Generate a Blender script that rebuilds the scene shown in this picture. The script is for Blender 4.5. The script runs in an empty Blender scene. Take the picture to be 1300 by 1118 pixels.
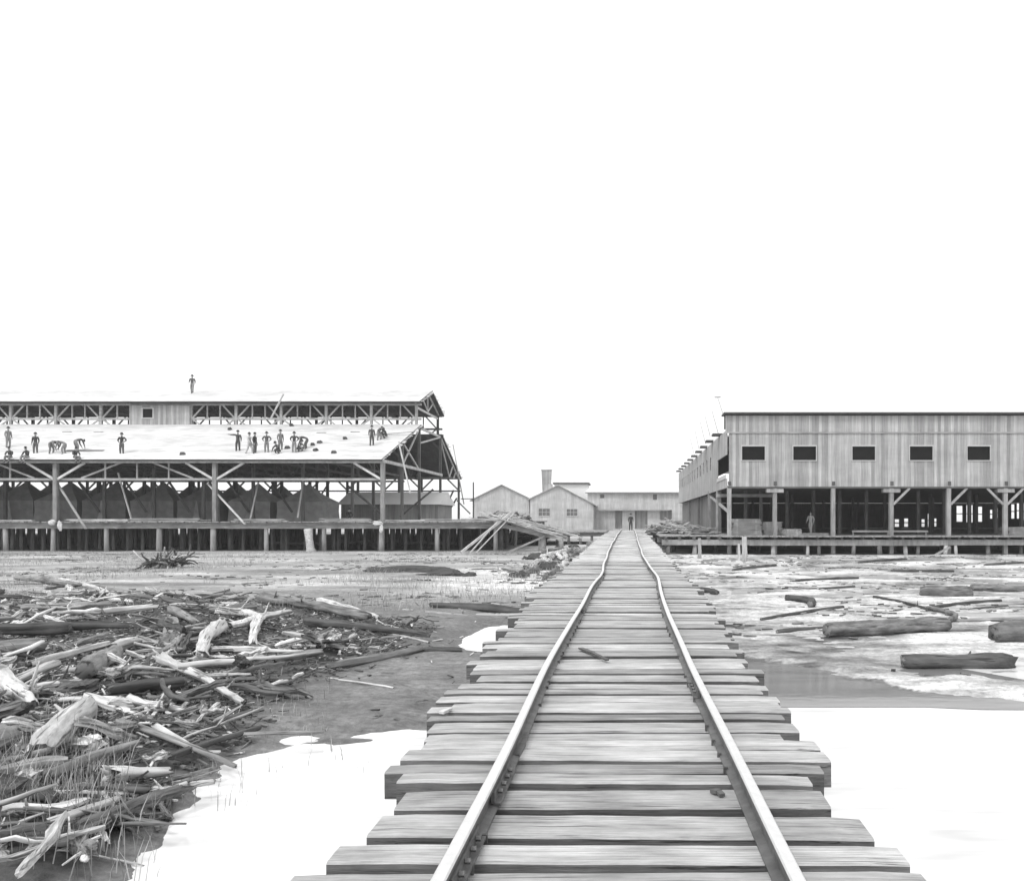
import bpy, bmesh, math, random
import numpy as np
from mathutils import Vector, Matrix, noise as mnoise
R = random.Random(7)
sc = bpy.context.scene
COL = sc.collection
ZC = 2.4                      # eye height above the flats
def P(x, y, d):               # survey: bearing / elevation read off the photograph + a distance -> place
    return Vector(((x-797)*d/1000.0, d, ZC-(y-660)*d/1000.0))
def G(x, y, z=0.0):           # a spot on the ground at level z
    d = (ZC-z)*1000.0/(y-660); return Vector(((x-797)*d/1000.0, d, z))
def lerp(a, b, t): return a+(b-a)*t
def interp(x, pts):
    if x <= pts[0][0]: return pts[0][1]
    for (a, va), (b, vb) in zip(pts, pts[1:]):
        if x <= b: return lerp(va, vb, (x-a)/(b-a))
    return pts[-1][1]
# ------------------------------------------------------------------ materials
MATS = {}
def newmat(name):
    m = bpy.data.materials.new(name); m.use_nodes = True
    nt = m.node_tree; b = nt.nodes['Principled BSDF']
    MATS[name] = m; return m, nt, b
def N(nt, t, **kw):
    n = nt.nodes.new(t)
    for k, v in kw.items():
        if k in n.inputs: n.inputs[k].default_value = v
        else: setattr(n, k, v)
    return n
def mathn(nt, op, a, b=None, clamp=False):
    n = nt.nodes.new('ShaderNodeMath'); n.operation = op; n.use_clamp = clamp
    for i, v in enumerate((a, b)):
        if v is None: continue
        if isinstance(v, (int, float)): n.inputs[i].default_value = v
        else: nt.links.new(v, n.inputs[i])
    return n.outputs[0]
def grain(nt, scale, nscale=1.0, detail=6, rough=.6, src='Object'):
    tc = N(nt, 'ShaderNodeTexCoord'); mp = N(nt, 'ShaderNodeMapping')
    mp.inputs['Scale'].default_value = scale
    nt.links.new(tc.outputs[src], mp.inputs['Vector'])
    nz = N(nt, 'ShaderNodeTexNoise', Scale=nscale, Detail=detail, Roughness=rough)
    nt.links.new(mp.outputs[0], nz.inputs['Vector']); return nz.outputs[0], tc
def mapr(nt, v, a, b, c, d):
    n = N(nt, 'ShaderNodeMapRange'); nt.links.new(v, n.inputs[0])
    for i, k in enumerate((a, b, c, d)): n.inputs[i+1].default_value = k
    return n.outputs[0]
def bump(nt, b, h, strength=.5, dist=.02):
    bp = N(nt, 'ShaderNodeBump', Strength=strength, Distance=dist)
    nt.links.new(h, bp.inputs['Height']); nt.links.new(bp.outputs[0], b.inputs['Normal'])
def wood(name, base, contrast=.45, scale=(1.5, 14, 14), rnd=.35, rough=.85, crack=True, bstr=.6, skew=0):
    """weathered timber: streaks along local X, blotches, drying checks, tone varying piece by piece"""
    m, nt, b = newmat(name)
    g, tc = grain(nt, scale, 1.0, 7, .65)
    bl, _ = grain(nt, (1, 1, 1), 1.3, 3, .5)
    oi = N(nt, 'ShaderNodeObjectInfo')
    v = mapr(nt, g, .3, .7, 1-contrast, 1+contrast)
    v = mathn(nt, 'MULTIPLY', v, mapr(nt, bl, .3, .7, .82, 1.18))
    if skew: v = mathn(nt, 'MULTIPLY', v, mapr(nt, mathn(nt, 'POWER', oi.outputs['Random'], skew), 0, 1, .3, 2.6))
    else: v = mathn(nt, 'MULTIPLY', v, mapr(nt, oi.outputs['Random'], 0, 1, 1-rnd, 1+rnd))
    if crack:
        c, _ = grain(nt, (scale[0]*.6, scale[1]*2.2, scale[2]*2.2), 1.0, 2, .4)
        v = mathn(nt, 'MULTIPLY', v, mapr(nt, c, .34, .41, .35, 1))
    v = mathn(nt, 'MULTIPLY', v, base)
    v = mathn(nt, 'MINIMUM', v, .85)
    nt.links.new(v, b.inputs['Base Color'])
    b.inputs['Roughness'].default_value = rough
    bump(nt, b, g, bstr, .012)
    return m
def boards(name, base, axis='X', width=.22, contrast=.3, rough=.85, gap=.55):
    """boarding: each board its own tone, seams, streaks along the height"""
    m, nt, b = newmat(name)
    tc = N(nt, 'ShaderNodeTexCoord'); sp = N(nt, 'ShaderNodeSeparateXYZ')
    nt.links.new(tc.outputs['Object'], sp.inputs[0])
    q = mathn(nt, 'DIVIDE', sp.outputs[axis], width)
    fl = mathn(nt, 'FLOOR', q); fr = mathn(nt, 'FRACT', q)
    wn = N(nt, 'ShaderNodeTexWhiteNoise', noise_dimensions='1D'); nt.links.new(fl, wn.inputs['W'])
    sca = {'X': (9, 9, .5), 'Y': (9, 9, .5), 'Z': (.6, .6, 9)}[axis]
    g, _ = grain(nt, sca, 1.3, 6, .6); bl, _ = grain(nt, (.35, .35, .8), 1.0, 4, .6)
    v = mapr(nt, wn.outputs[0], 0, 1, 1-contrast, 1+contrast)
    v = mathn(nt, 'MULTIPLY', v, mapr(nt, g, .3, .7, .78, 1.22))
    v = mathn(nt, 'MULTIPLY', v, mapr(nt, bl, .3, .7, .85, 1.15))
    v = mathn(nt, 'MULTIPLY', v, mapr(nt, fr, 0, .07, gap, 1))
    v = mathn(nt, 'MULTIPLY', v, base)
    nt.links.new(v, b.inputs['Base Color']); b.inputs['Roughness'].default_value = rough
    bump(nt, b, g, .3, .01)
    return m
def plain(name, base, contrast=.15, scale=2.0, rough=.8, metal=0.0, rnd=0.0, spec=None, bstr=.2):
    m, nt, b = newmat(name)
    g, _ = grain(nt, (1, 1, 1), scale, 6, .6)
    v = mathn(nt, 'MULTIPLY', mapr(nt, g, .3, .7, 1-contrast, 1+contrast), base)
    if rnd:
        oi = N(nt, 'ShaderNodeObjectInfo')
        v = mathn(nt, 'MULTIPLY', v, mapr(nt, oi.outputs['Random'], 0, 1, 1-rnd, 1+rnd))
    nt.links.new(v, b.inputs['Base Color'])
    b.inputs['Roughness'].default_value = rough; b.inputs['Metallic'].default_value = metal
    if spec is not None: b.inputs['Specular IOR Level'].default_value = spec
    if bstr: bump(nt, b, g, bstr, .02)
    return m
wood('tie', .48, .42, (1.0, 16, 9), .3, bstr=.9)
wood('stringer', .16, .4, (1, 10, 10), .2)
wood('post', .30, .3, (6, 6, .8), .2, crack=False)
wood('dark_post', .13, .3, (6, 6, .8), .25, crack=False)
wood('pile', .17, .35, (6, 6, .8), .35, crack=False)
wood('pale_pile', .42, .35, (6, 6, .8), .2, crack=False)
wood('new_timber', .55, .2, (3, 3, 3), .15, crack=False)
wood('beam', .33, .3, (1, 8, 8), .2, crack=False)
wood('dock_face', .24, .4, (1, 8, 8), .15, crack=False)
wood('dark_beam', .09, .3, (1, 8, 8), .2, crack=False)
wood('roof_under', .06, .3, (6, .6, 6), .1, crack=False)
wood('bark_log', .14, .65, (2.5, 9, 9), .25, bstr=1.0)
wood('log', .22, .6, (1.6, 12, 12), .3, bstr=1.0)
wood('dark_log', .075, .5, (2.0, 9, 9), .3, bstr=1.0)
wood('pale_log', .58, .35, (1.6, 12, 12), .2, bstr=1.0)
wood('twig', .30, .5, (2.0, 16, 16), skew=1.9)
wood('chunk', .30, .65, (2.5, 16, 16), skew=2.1, bstr=1.0)
wood('bark', .16, .5, (8, 8, 8), 0)
wood('log_end', .16, .35, (14, 6, 6), .3)
wood('lumber', .42, .3, (.8, 9, 9), .25)
wood('deck_plank', .30, .4, (7, .7, 7), .2)
boards('wall_boards', .36, 'X', .235, .27, gap=.4)
boards('side_boards', .36, 'Y', .235, .22)
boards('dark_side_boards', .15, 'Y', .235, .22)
boards('roof_sheet', .60, 'Z', .30, .08, gap=.85)
boards('far_boards', .47, 'X', .4, .10, gap=.8)
boards('mid_boards', .30, 'X', .3, .2)
plain('trim', .5, .1, 3)
plain('roof_white', .82, .04, .6, .75, bstr=.05)
plain('roof_far', .74, .05, .6)
plain('canvas', .25, .22, 1.6, .9, rnd=.3)
plain('iron', .16, .3, 9, .55, .6)
plain('rail_top', .78, .06, 14, .38, .8)
plain('skin', .38, .05, 3, .6); plain('cloth_dark', .07, .2, 9, .9, rnd=.4)
plain('cloth_mid', .16, .2, 9, .9, rnd=.4); plain('cloth_dun', .24, .1, 9, .9); plain('cloth_pale', .5, .1, 9, .9)
plain('felt', .05, .1, 9, .9)
plain('opening_dark', .012, .1, 3, .9, spec=.1)  # near-black sheet colour standing in for the dark inside openings
plain('earth', .055, .4, 4, .95, bstr=1); plain('clod', .10, .5, 5, .95, bstr=1)
plain('white_rag', .6, .1, 5, .9)
# water: silty sheet with bright sky reflection put into its pale colour, and a clearer pool over dark mud
def water(name, base, rough):
    m, nt, b = newmat(name)
    g, _ = grain(nt, (.5, 2.2, 1), 1.1, 3, .5); g2, _ = grain(nt, (3, 9, 1), 1.0, 2, .5)
    nt.links.new(mapr(nt, g, .28, .5, base*.66, base), b.inputs['Base Color'])
    b.inputs['Roughness'].default_value = rough; b.inputs['IOR'].default_value = 1.33
    bump(nt, b, mathn(nt, 'ADD', g2, g), .12, .004)
    return m
water('sky_pale_water', .80, .06); water('clear_water', .20, .05)
# ground: tone from the soil map and painted shade stored on the mesh, broken up by fine noise; wet where low
m, nt, b = newmat('soil')
at = N(nt, 'ShaderNodeAttribute', attribute_name='tone')
g1, _ = grain(nt, (1, 1, 1), 9.0, 10, .78); g2, _ = grain(nt, (.8, 2.4, 1), 1.6, 6, .65)
v = mathn(nt, 'MULTIPLY', mapr(nt, g1, .3, .7, .45, 1.6), mapr(nt, g2, .32, .68, .66, 1.34))
v = mathn(nt, 'MULTIPLY', v, at.outputs['Fac']); v = mathn(nt, 'MINIMUM', v, .8)
nt.links.new(v, b.inputs['Base Color'])
nt.links.new(mapr(nt, g2, .35, .65, .6, .95), b.inputs['Roughness']); b.inputs['Specular IOR Level'].default_value = .35
bump(nt, b, g1, .9, .02)
m, nt, b = newmat('grass')
oi = N(nt, 'ShaderNodeAttribute', attribute_name='tone')
nt.links.new(oi.outputs['Fac'], b.inputs['Base Color']); b.inputs['Roughness'].default_value = .8
# ------------------------------------------------------------------ object helpers
def worg(o):
    v = Vector((0, 0, 0))
    while o is not None: v += o.location; o = o.parent
    return v
def tag(o, label=None, cat=None, group=None, kind=None):
    if label: o['label'] = label
    if cat: o['category'] = cat
    if group: o['group'] = group
    if kind: o['kind'] = kind
    return o
def empty(name, loc, label, cat, group=None):
    o = bpy.data.objects.new(name, None); COL.objects.link(o); o.location = loc
    o.empty_display_size = .3
    return tag(o, label, cat, group)
class MB:
    def __init__(s): s.v = []; s.f = []; s.m = []
    def add(s, vs, fs, mi=0):
        k = len(s.v); s.v += [tuple(v) for v in vs]
        for f in fs: s.f.append([i+k for i in f]); s.m.append(mi)
    def box(s, x0, x1, y0, y1, z0, z1, mi=0):
        vs = [(x, y, z) for z in (z0, z1) for y in (y0, y1) for x in (x0, x1)]
        s.add(vs, [(0, 2, 3, 1), (4, 5, 7, 6), (0, 1, 5, 4), (1, 3, 7, 5), (3, 2, 6, 7), (2, 0, 4, 6)], mi); return s
    def beam(s, p, q, w, h, mi=0, up=(0, 0, 1)):
        p, q = Vector(p), Vector(q); d = (q-p).normalized(); u = Vector(up)
        if abs(d.dot(u)) > .98: u = Vector((0, 1, 0))
        sd = d.cross(u).normalized(); u = sd.cross(d)
        vs = [e+sd*a*w/2+u*c*h/2 for e in (p, q) for c in (-1, 1) for a in (-1, 1)]
        s.add(vs, [(0, 1, 3, 2), (4, 6, 7, 5), (0, 4, 5, 1), (1, 5, 7, 3), (3, 7, 6, 2), (2, 6, 4, 0)], mi); return s
    def tube(s, pts, rs, n=8, mi=0, cap=None, jit=0.0, rr=R, seed=0.0, rough=0.0):
        pts = [Vector(p) for p in pts]; k = len(s.v); cap = mi if cap is None else cap
        d0 = (pts[1]-pts[0]).normalized(); ref = Vector((0, 0, 1)) if abs(d0.z) < .9 else Vector((1, 0, 0))
        for i, (p, r) in enumerate(zip(pts, rs)):
            d = (pts[min(i+1, len(pts)-1)]-pts[max(i-1, 0)]).normalized()
            a = d.cross(ref).normalized(); b2 = a.cross(d)
            for j in range(n):
                t = 2*math.pi*j/n
                o = a*math.cos(t)+b2*math.sin(t)
                f = 1+jit*mnoise.noise(Vector((o.x*1.4+seed, o.y*1.4+i*.35, o.z*1.4+seed*.7)))*2
                if rough:
                    f += rough*mnoise.noise(Vector((math.cos(t)*2.6+seed, math.sin(t)*2.6-seed, i*.12)))+rough*.5*mnoise.noise(Vector((math.cos(t)*6, math.sin(t)*6+seed, i*.3)))
                    if i in (0, len(pts)-1): f *= .82
                e_ = d*r*rough*2.2*mnoise.noise(Vector((math.cos(t)*3+seed*2, math.sin(t)*3, 7.7+i))) if rough and i in (0, len(pts)-1) else Vector((0, 0, 0))
                s.v.append(tuple(p+o*r*f+e_))
        for i in range(len(pts)-1):
            for j in range(n):
                a, b2 = k+i*n+j, k+i*n+(j+1) % n
                s.f.append([a, b2, b2+n, a+n]); s.m.append(mi)
        s.f.append([k+j for j in range(n)][::-1]); s.m.append(cap)
        s.f.append([k+(len(pts)-1)*n+j for j in range(n)]); s.m.append(cap)
        return s
    def build(s, name, mats, parent=None, smooth=False, origin=None):
        if isinstance(mats, str): mats = [mats]
        org = worg(parent) if parent is not None else Vector(origin or (0, 0, 0))
        me = bpy.data.meshes.new(name)
        me.from_pydata([(v[0]-org.x, v[1]-org.y, v[2]-org.z) for v in s.v], [], s.f)
        for mm in mats: me.materials.append(MATS[mm])
        if len(mats) > 1: me.polygons.foreach_set('material_index', s.m)
        if smooth: me.polygons.foreach_set('use_smooth', [True]*len(me.polygons))
        me.update()
        bm = bmesh.new(); bm.from_mesh(me); bmesh.ops.recalc_face_normals(bm, faces=bm.faces); bm.to_mesh(me); bm.free()
        o = bpy.data.objects.new(name, me); COL.objects.link(o)
        if parent is not None: o.parent = parent
        else: o.location = org
        return o
def copy_tree(o, parent=None):
    c = o.copy(); COL.objects.link(c); c.parent = parent
    for ch in list(o.children): copy_tree(ch, c)
    return c
# ------------------------------------------------------------------ camera, light, world
cd = bpy.data.cameras.new('camera'); cam = bpy.data.objects.new('camera', cd); COL.objects.link(cam)
cam.location = (0, 0, ZC); cam.rotation_euler = (math.pi/2, 0, 0)
cd.sensor_width = 36; cd.lens = 36*1000/1300.0
cd.shift_x = -147/1300.0; cd.shift_y = 101/1300.0; cd.clip_start = .1; cd.clip_end = 9000
sc.camera = cam
EL, AZ = math.radians(52), math.radians(215)      # high thin overcast, light from behind and left
w = bpy.data.worlds.new('World'); sc.world = w; w.use_nodes = True
nt = w.node_tree; bg = nt.nodes['Background']
sky = N(nt, 'ShaderNodeTexSky', sky_type='NISHITA'); sky.sun_disc = False
sky.sun_elevation = EL; sky.sun_rotation = AZ; sky.air_density = 1; sky.dust_density = 6; sky.altitude = 0
bw = N(nt, 'ShaderNodeRGBToBW'); nt.links.new(sky.outputs[0], bw.inputs[0])
ov = mathn(nt, 'ADD', mathn(nt, 'MULTIPLY', bw.outputs[0], .25), 9.0)   # even cloud layer over the sky
nt.links.new(ov, bg.inputs['Color']); bg.inputs['Strength'].default_value = .1
ld = bpy.data.lights.new('sun', 'SUN'); sun = bpy.data.objects.new('sun', ld); COL.objects.link(sun)
ld.energy = 1.1; ld.angle = math.radians(14); ld.color = (1, 1, 1)
dv = Vector((math.sin(AZ)*math.cos(EL), math.cos(AZ)*math.cos(EL), math.sin(EL)))
sun.rotation_euler = dv.to_track_quat('Z', 'Y').to_euler()
sc.view_settings.view_transform = 'Standard'; sc.view_settings.look = 'None'
sc.view_settings.exposure = .35; sc.view_settings.gamma = 1
sc.cycles.max_bounces = 5; sc.cycles.diffuse_bounces = 3; sc.cycles.glossy_bounces = 3
# ------------------------------------------------------------------ ground
def vnoise(x, y, seed=0):
    xi = np.floor(x).astype(np.int64); yi = np.floor(y).astype(np.int64); fx = x-xi; fy = y-yi
    fx = fx*fx*(3-2*fx); fy = fy*fy*(3-2*fy)
    def h(a, b):
        n = (a*374761393+b*668265263+seed*1442695041) & 0x7fffffff
        n = ((n ^ (n >> 13))*1274126177) & 0x7fffffff
        return ((n ^ (n >> 16)) & 0xffff)/65535.0
    return (h(xi, yi)*(1-fx)+h(xi+1, yi)*fx)*(1-fy)+(h(xi, yi+1)*(1-fx)+h(xi+1, yi+1)*fx)*fy
def fbm(x, y, o=4, seed=0):
    t = 0; a = .5; s = 0
    for i in range(o):
        t = t+a*vnoise(x*2**i+i*17.3, y*2**i-i*9.1, seed+i); s += a; a *= .5
    return t/s*2-1
SHORE = [(-1.9, 10.6), (-2.34, 9.28), (-3.0, 9.05), (-3.51, 8.85), (-3.8, 8.2), (-3.9, 7.45), (-3.8, 6.67), (-3.6, 5.4), (-3.2, 2), (-3, -6), (-3, -60),
         (60, -60), (45, 6), (30, 8.3), (12, 9.4), (7.2, 10.2), (5.4, 10.4), (4.5, 10.9), (3.8, 11.8), (2.86, 13.1), (2.3, 14.06), (1.9, 15.2), (0, 14.5), (-1.3, 12.2)]
def sdpoly(x, y, poly):
    d = np.full(x.shape, 1e9); ins = np.zeros(x.shape, bool); n = len(poly)
    for i in range(n):
        ax, ay = poly[i]; bx, by = poly[(i+1) % n]
        ex, ey = bx-ax, by-ay; t = np.clip(((x-ax)*ex+(y-ay)*ey)/(ex*ex+ey*ey), 0, 1)
        d = np.minimum(d, np.hypot(x-ax-t*ex, y-ay-t*ey))
        if by != ay:
            c = ((ay > y) != (by > y)) & (x < (bx-ax)*(y-ay)/(by-ay)+ax); ins ^= c
    return np.where(ins, -d, d)
def sstep(a, b, x): t = np.clip((x-a)/(b-a), 0, 1); return t*t*(3-2*t)
def debris_mask(x, y):        # where the drift lies, left of the track
    px = 797+x*1000/np.maximum(y, 1)
    right = np.interp(y, [5, 6, 7.5, 8.5, 10, 12, 14, 17, 20, 25, 32], [60, 200, 250, 320, 340, 430, 520, 560, 430, 220, 120])
    return sstep(30, -60, px-right)*sstep(27, 19, y)*sstep(4.6, 5.4, y)
def ground(x, y):
    sd = sdpoly(x+.28*fbm(x*1.3, y*1.3, 4, 5), y+.24*fbm(x*1.6, y*1.6, 4, 9), SHORE)
    left = sstep(-.6, -2.6, x)
    h = -.06+np.clip(sd*.11, -.3, .07)+.06*fbm(x*1.6, y*2.8, 5, 91)*np.exp(-(sd/1.0)**2)
    h = h+left*np.clip(sd-.3, 0, 1)*.05*(1+fbm(x*.5, y*.5, 3, 1))
    flat = (1-left)*sstep(0, .8, sd)*sstep(90, 45, y)
    st = fbm(x*.35, y*.55, 5, 21)
    h = h+flat*(-.056+.06*st+.045*fbm(x*1.1, y*3.4, 5, 33))
    # the brighter raised bank by the pool
    h = h+flat*.05*sstep(2.5, .3, sd)
    dm = debris_mask(x, y)
    h = h+dm*(.06+.10*fbm(x*1.1, y*1.1, 4, 3))
    h = h+.16*sstep(1.3, 1.0, np.abs(x+.15))*sstep(.6, -1.2, sd)+.06*sstep(1.3, 1.0, np.abs(x+.15))  # added mud bank under the track, keeps bright water bounce off the ties
    h = h+.012*fbm(x*4, y*4, 3, 8)*np.where(sd > 0, 1, .3)
    for (cx, cy, rx, ry) in ((-2.75, 16.6, 1.0, 2.3), (-3.0, 20.6, 1.1, .8), (-3.9, 28, 2.2, 1.0)):
        h = h-.17*np.exp(-(((x-cx)/rx)**2+((y-cy)/ry)**2)**2)
    h = h+.72*sstep(-8.5, -11, x)*sstep(66, 82, y)*sstep(140, 110, y)
    far = sstep(150, 500, np.hypot(x, y)); h = h*(1-far)+far*.1
    return h, sd, left, st, dm
def grid1(lo, hi, step, outer, grow=1.12):
    a = list(np.arange(lo, hi+1e-6, step)); s = step; up = [hi]; dn = [lo]
    while up[-1] < outer: s *= grow; up.append(up[-1]+s)
    s = step
    while dn[-1] > -outer: s *= grow; dn.append(dn[-1]-s)
    return np.array(sorted(set(dn[1:]+a+up[1:])))
xs = grid1(-13, 10, .07, 4000); ys = grid1(4.5, 26, .07, 4000, 1.08)
X, Y = np.meshgrid(xs, ys); X = X.ravel(); Y = Y.ravel()
H, SD, LEFT, ST, DM = ground(X, Y)
nx, ny = len(xs), len(ys)
tone = .30+.14*fbm(X*.5, Y*.9, 4, 40)
field = LEFT*sstep(20, 30, Y)
tone_l = .17+.05*fbm(X*.8, Y*.8, 4, 41)
tone_l = tone_l*(1-field)+field*(.34+.34*fbm(X*.25, Y*.7, 6, 42))
tone_l = tone_l*(1-DM)+DM*(.085+.05*fbm(X*2, Y*2, 3, 43))
tone_r = .43+.5*fbm(X*.45, Y*.85, 5, 44)+.34*fbm(X*1.3, Y*3.4, 4, 45)
tone_r = tone_r*(1-sstep(.45, .0, np.abs(SD-.9))*.0)
tone = LEFT*tone_l+(1-LEFT)*tone_r
# pale sand between the shed and the drift, near the track
tone = tone+.42*LEFT*np.exp(-(((X+4.5)/3.2)**2+((Y-32)/8)**2)**2)*(.8+.6*fbm(X*.8, Y*1.2, 4, 52))
tone = tone*(1-.72*sstep(-8, -11, X)*sstep(58.5, 61, Y)*sstep(100, 92, Y))  # ground painted darker beneath the left dock, standing in for its shade
tone = tone*(1-.6*sstep(3, 6, X)*sstep(55, 57, Y)*sstep(112, 108, Y))  # shade below the mill and its dock painted into the ground tone
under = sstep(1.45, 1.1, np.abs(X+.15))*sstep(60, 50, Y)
tone = tone*(1-under)+.05*under  # added bank painted near black so the gaps between ties stay dark
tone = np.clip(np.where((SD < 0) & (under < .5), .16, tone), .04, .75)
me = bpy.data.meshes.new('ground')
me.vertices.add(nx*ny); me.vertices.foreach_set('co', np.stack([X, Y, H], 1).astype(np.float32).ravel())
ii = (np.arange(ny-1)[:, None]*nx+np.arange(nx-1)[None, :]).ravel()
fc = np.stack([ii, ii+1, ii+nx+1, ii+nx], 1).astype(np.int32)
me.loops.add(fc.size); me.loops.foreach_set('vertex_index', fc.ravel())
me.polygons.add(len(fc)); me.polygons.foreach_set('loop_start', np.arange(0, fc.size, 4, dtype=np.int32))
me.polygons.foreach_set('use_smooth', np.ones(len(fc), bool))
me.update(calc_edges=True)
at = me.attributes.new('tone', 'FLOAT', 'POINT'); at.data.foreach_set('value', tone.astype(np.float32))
me.materials.append(MATS['soil'])
go = bpy.data.objects.new('ground', me); COL.objects.link(go); tag(go, kind='structure')
def gz(x, y): return float(ground(np.array([float(x)]), np.array([float(y)]))[0][0])
b_ = MB(); b_.add([(-9, -60, -.06), (60, -60, -.06), (60, 52, -.06), (-9, 52, -.06)], [(0, 1, 2, 3)])
tag(b_.build('water', 'sky_pale_water'), kind='structure')
b_ = MB(); b_.add([(1.0, 10.35, -.054), (3.9, 10.35, -.054), (4.6, 10.22, -.054), (5.2, 10.2, -.054), (6.2, 10.35, -.054), (6.2, 12, -.054), (3.5, 16, -.054), (1.0, 16, -.054)], [(0, 1, 2, 3, 4, 5, 6, 7)])
tag(b_.build('pool', 'clear_water'), kind='structure')
# ------------------------------------------------------------------ railway trestle
def tcx(d): return interp(d, [(0, -.035), (5, -.04), (8, -.09), (12, -.095), (17, -.05), (20.5, .02), (23, .015), (27, -.07), (34, -.13), (45, -.13), (60, -.08), (90, 0)])
def tz(d): return interp(d, [(0, .8), (15, .8), (19, .83), (23, .80), (29, .83), (38, .92), (50, 1.04), (62, 1.16), (95, 1.2)])
TR = empty('railway_trestle', (0, 30, 0), 'plank-decked timber railway trestle with two buckled steel rails running away over the flats', 'railway track')
tieM = []
for k in range(7):            # seven rough sawn ties, unit length 1 along X
    mb = MB(); rr = random.Random(k); n = 15; secs = []
    for i in range(n):
        t = i/(n-1)-.5; e = .012 if i in (0, n-1) else 0
        jy, jz = rr.uniform(-.003, .003), rr.uniform(-.0025, .0025)
        c = .014
        for (yy, zz) in ((-.5, -.5), (.5, -.5), (.5, .5-c*4), (.5-c*4, .5), (-.5+c*4, .5), (-.5, .5-c*4)):
            secs.append((t, yy*(1-e*4)+jy*5*rr.uniform(.4, 1.6)*math.copysign(1, yy), zz-(e*3 if zz > 0 else 0)+jz*4*rr.uniform(.3, 1.5)))
    fs = []
    for i in range(n-1):
        for j in range(6): a = i*6+j; b = i*6+(j+1) % 6; fs.append((a, b, b+6, a+6))
    fs.append(tuple(range(5, -1, -1))); fs.append(tuple((n-1)*6+j for j in range(6)))
    mb.add([(v[0], v[1], v[2]) for v in secs], fs)
    o = mb.build('tie', 'tie'); tieM.append(o.data); bpy.data.objects.remove(o)
# grain needs metres along the tie: a copy of the wood material with unit coordinates scaled to the tie
mt, nt_, bt = newmat('tie_unit')
def tie_mat():
    nt = nt_; b = bt
    oi = N(nt, 'ShaderNodeObjectInfo'); tc = N(nt, 'ShaderNodeTexCoord')
    def g(scale, det, rough):
        mp = N(nt, 'ShaderNodeMapping'); mp.inputs['Scale'].default_value = scale
        nt.links.new(tc.outputs['Object'], mp.inputs['Vector'])
        cv = N(nt, 'ShaderNodeCombineXYZ'); r = mathn(nt, 'MULTIPLY', oi.outputs['Random'], 91.0)
        for i in range(3): nt.links.new(r, cv.inputs[i])
        nt.links.new(cv.outputs[0], mp.inputs['Location'])
        nz = N(nt, 'ShaderNodeTexNoise', Scale=1.0, Detail=det, Roughness=rough); nt.links.new(mp.outputs[0], nz.inputs['Vector']); return nz.outputs[0]
    a = g((5.0, 19, 12), 10, .82); c = g((3.4, 24, 12), 4, .6); d = g((5, 1.2, 1), 4, .6)
    v = mathn(nt, 'MULTIPLY', mapr(nt, a, .32, .68, .5, 1.42), mapr(nt, d, .3, .7, .66, 1.3))
    v = mathn(nt, 'MULTIPLY', v, mapr(nt, c, .35, .42, .3, 1))
    v = mathn(nt, 'MULTIPLY', v, mapr(nt, oi.outputs['Random'], 0, 1, .72, 1.3))
    v = mathn(nt, 'MINIMUM', mathn(nt, 'MULTIPLY', v, .425), .8)
    nt.links.new(v, b.inputs['Base Color']); b.inputs['Roughness'].default_value = .85
    bump(nt, b, a, .8, .012)
tie_mat()
side = MATS['tie_unit'].copy(); MATS['tie_gap_shade'] = side; side.name = 'tie_gap_shade'  # darker side faces: shade of the gaps between ties put into the colour
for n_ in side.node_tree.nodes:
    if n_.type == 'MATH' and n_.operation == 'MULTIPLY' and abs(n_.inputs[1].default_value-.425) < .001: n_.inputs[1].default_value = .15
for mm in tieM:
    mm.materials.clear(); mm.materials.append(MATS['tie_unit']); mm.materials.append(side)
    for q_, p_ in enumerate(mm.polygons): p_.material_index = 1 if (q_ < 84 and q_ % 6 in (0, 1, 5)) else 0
y = 2.2; nties = 0; far = MB(); rr = random.Random(3)
while y < 88:
    wd = rr.uniform(.15, .24) if rr.random() > .18 else rr.uniform(.25, .31)
    gap = rr.choice((.015, .03, .06, .09, .11, .14)) * (1 if y < 16 else .8)
    cx = tcx(y)*.6; zt = tz(y)
    le = interp(y, [(0, -1.38), (5, -1.43), (7, -1.58), (11, -1.78), (18, -2.1), (25, -2.1), (60, -2.0)])+rr.uniform(-.16, .12)
    re = interp(y, [(0, 1.2), (5, 1.24), (7, 1.3), (12, 1.45), (18, 1.65), (25, 1.65), (60, 1.6)])+rr.uniform(-.12, .12)
    th = .18; zt += rr.uniform(-.022, .008)
    yc = y+wd/2
    if nties < 99:
        o = bpy.data.objects.new('tie', rr.choice(tieM)); COL.objects.link(o); o.parent = TR
        o.location = ((le+re)/2, yc-30, zt-th/2); o.scale = (re-le, wd, th)
        o.rotation_euler = (rr.uniform(-.03, .03), rr.uniform(-.005, .005), rr.uniform(-.014, .014))
    else:
        sk = rr.uniform(-.02, .02); far.beam((le, yc-sk, zt-th/2), (re, yc+sk, zt-th/2), wd, th)
    nties += 1; y += wd+gap
o = far.build('tie', 'tie', TR); o['kind'] = 'stuff'; o['label'] = 'closely laid far ties of the track merging into one deck'
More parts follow.
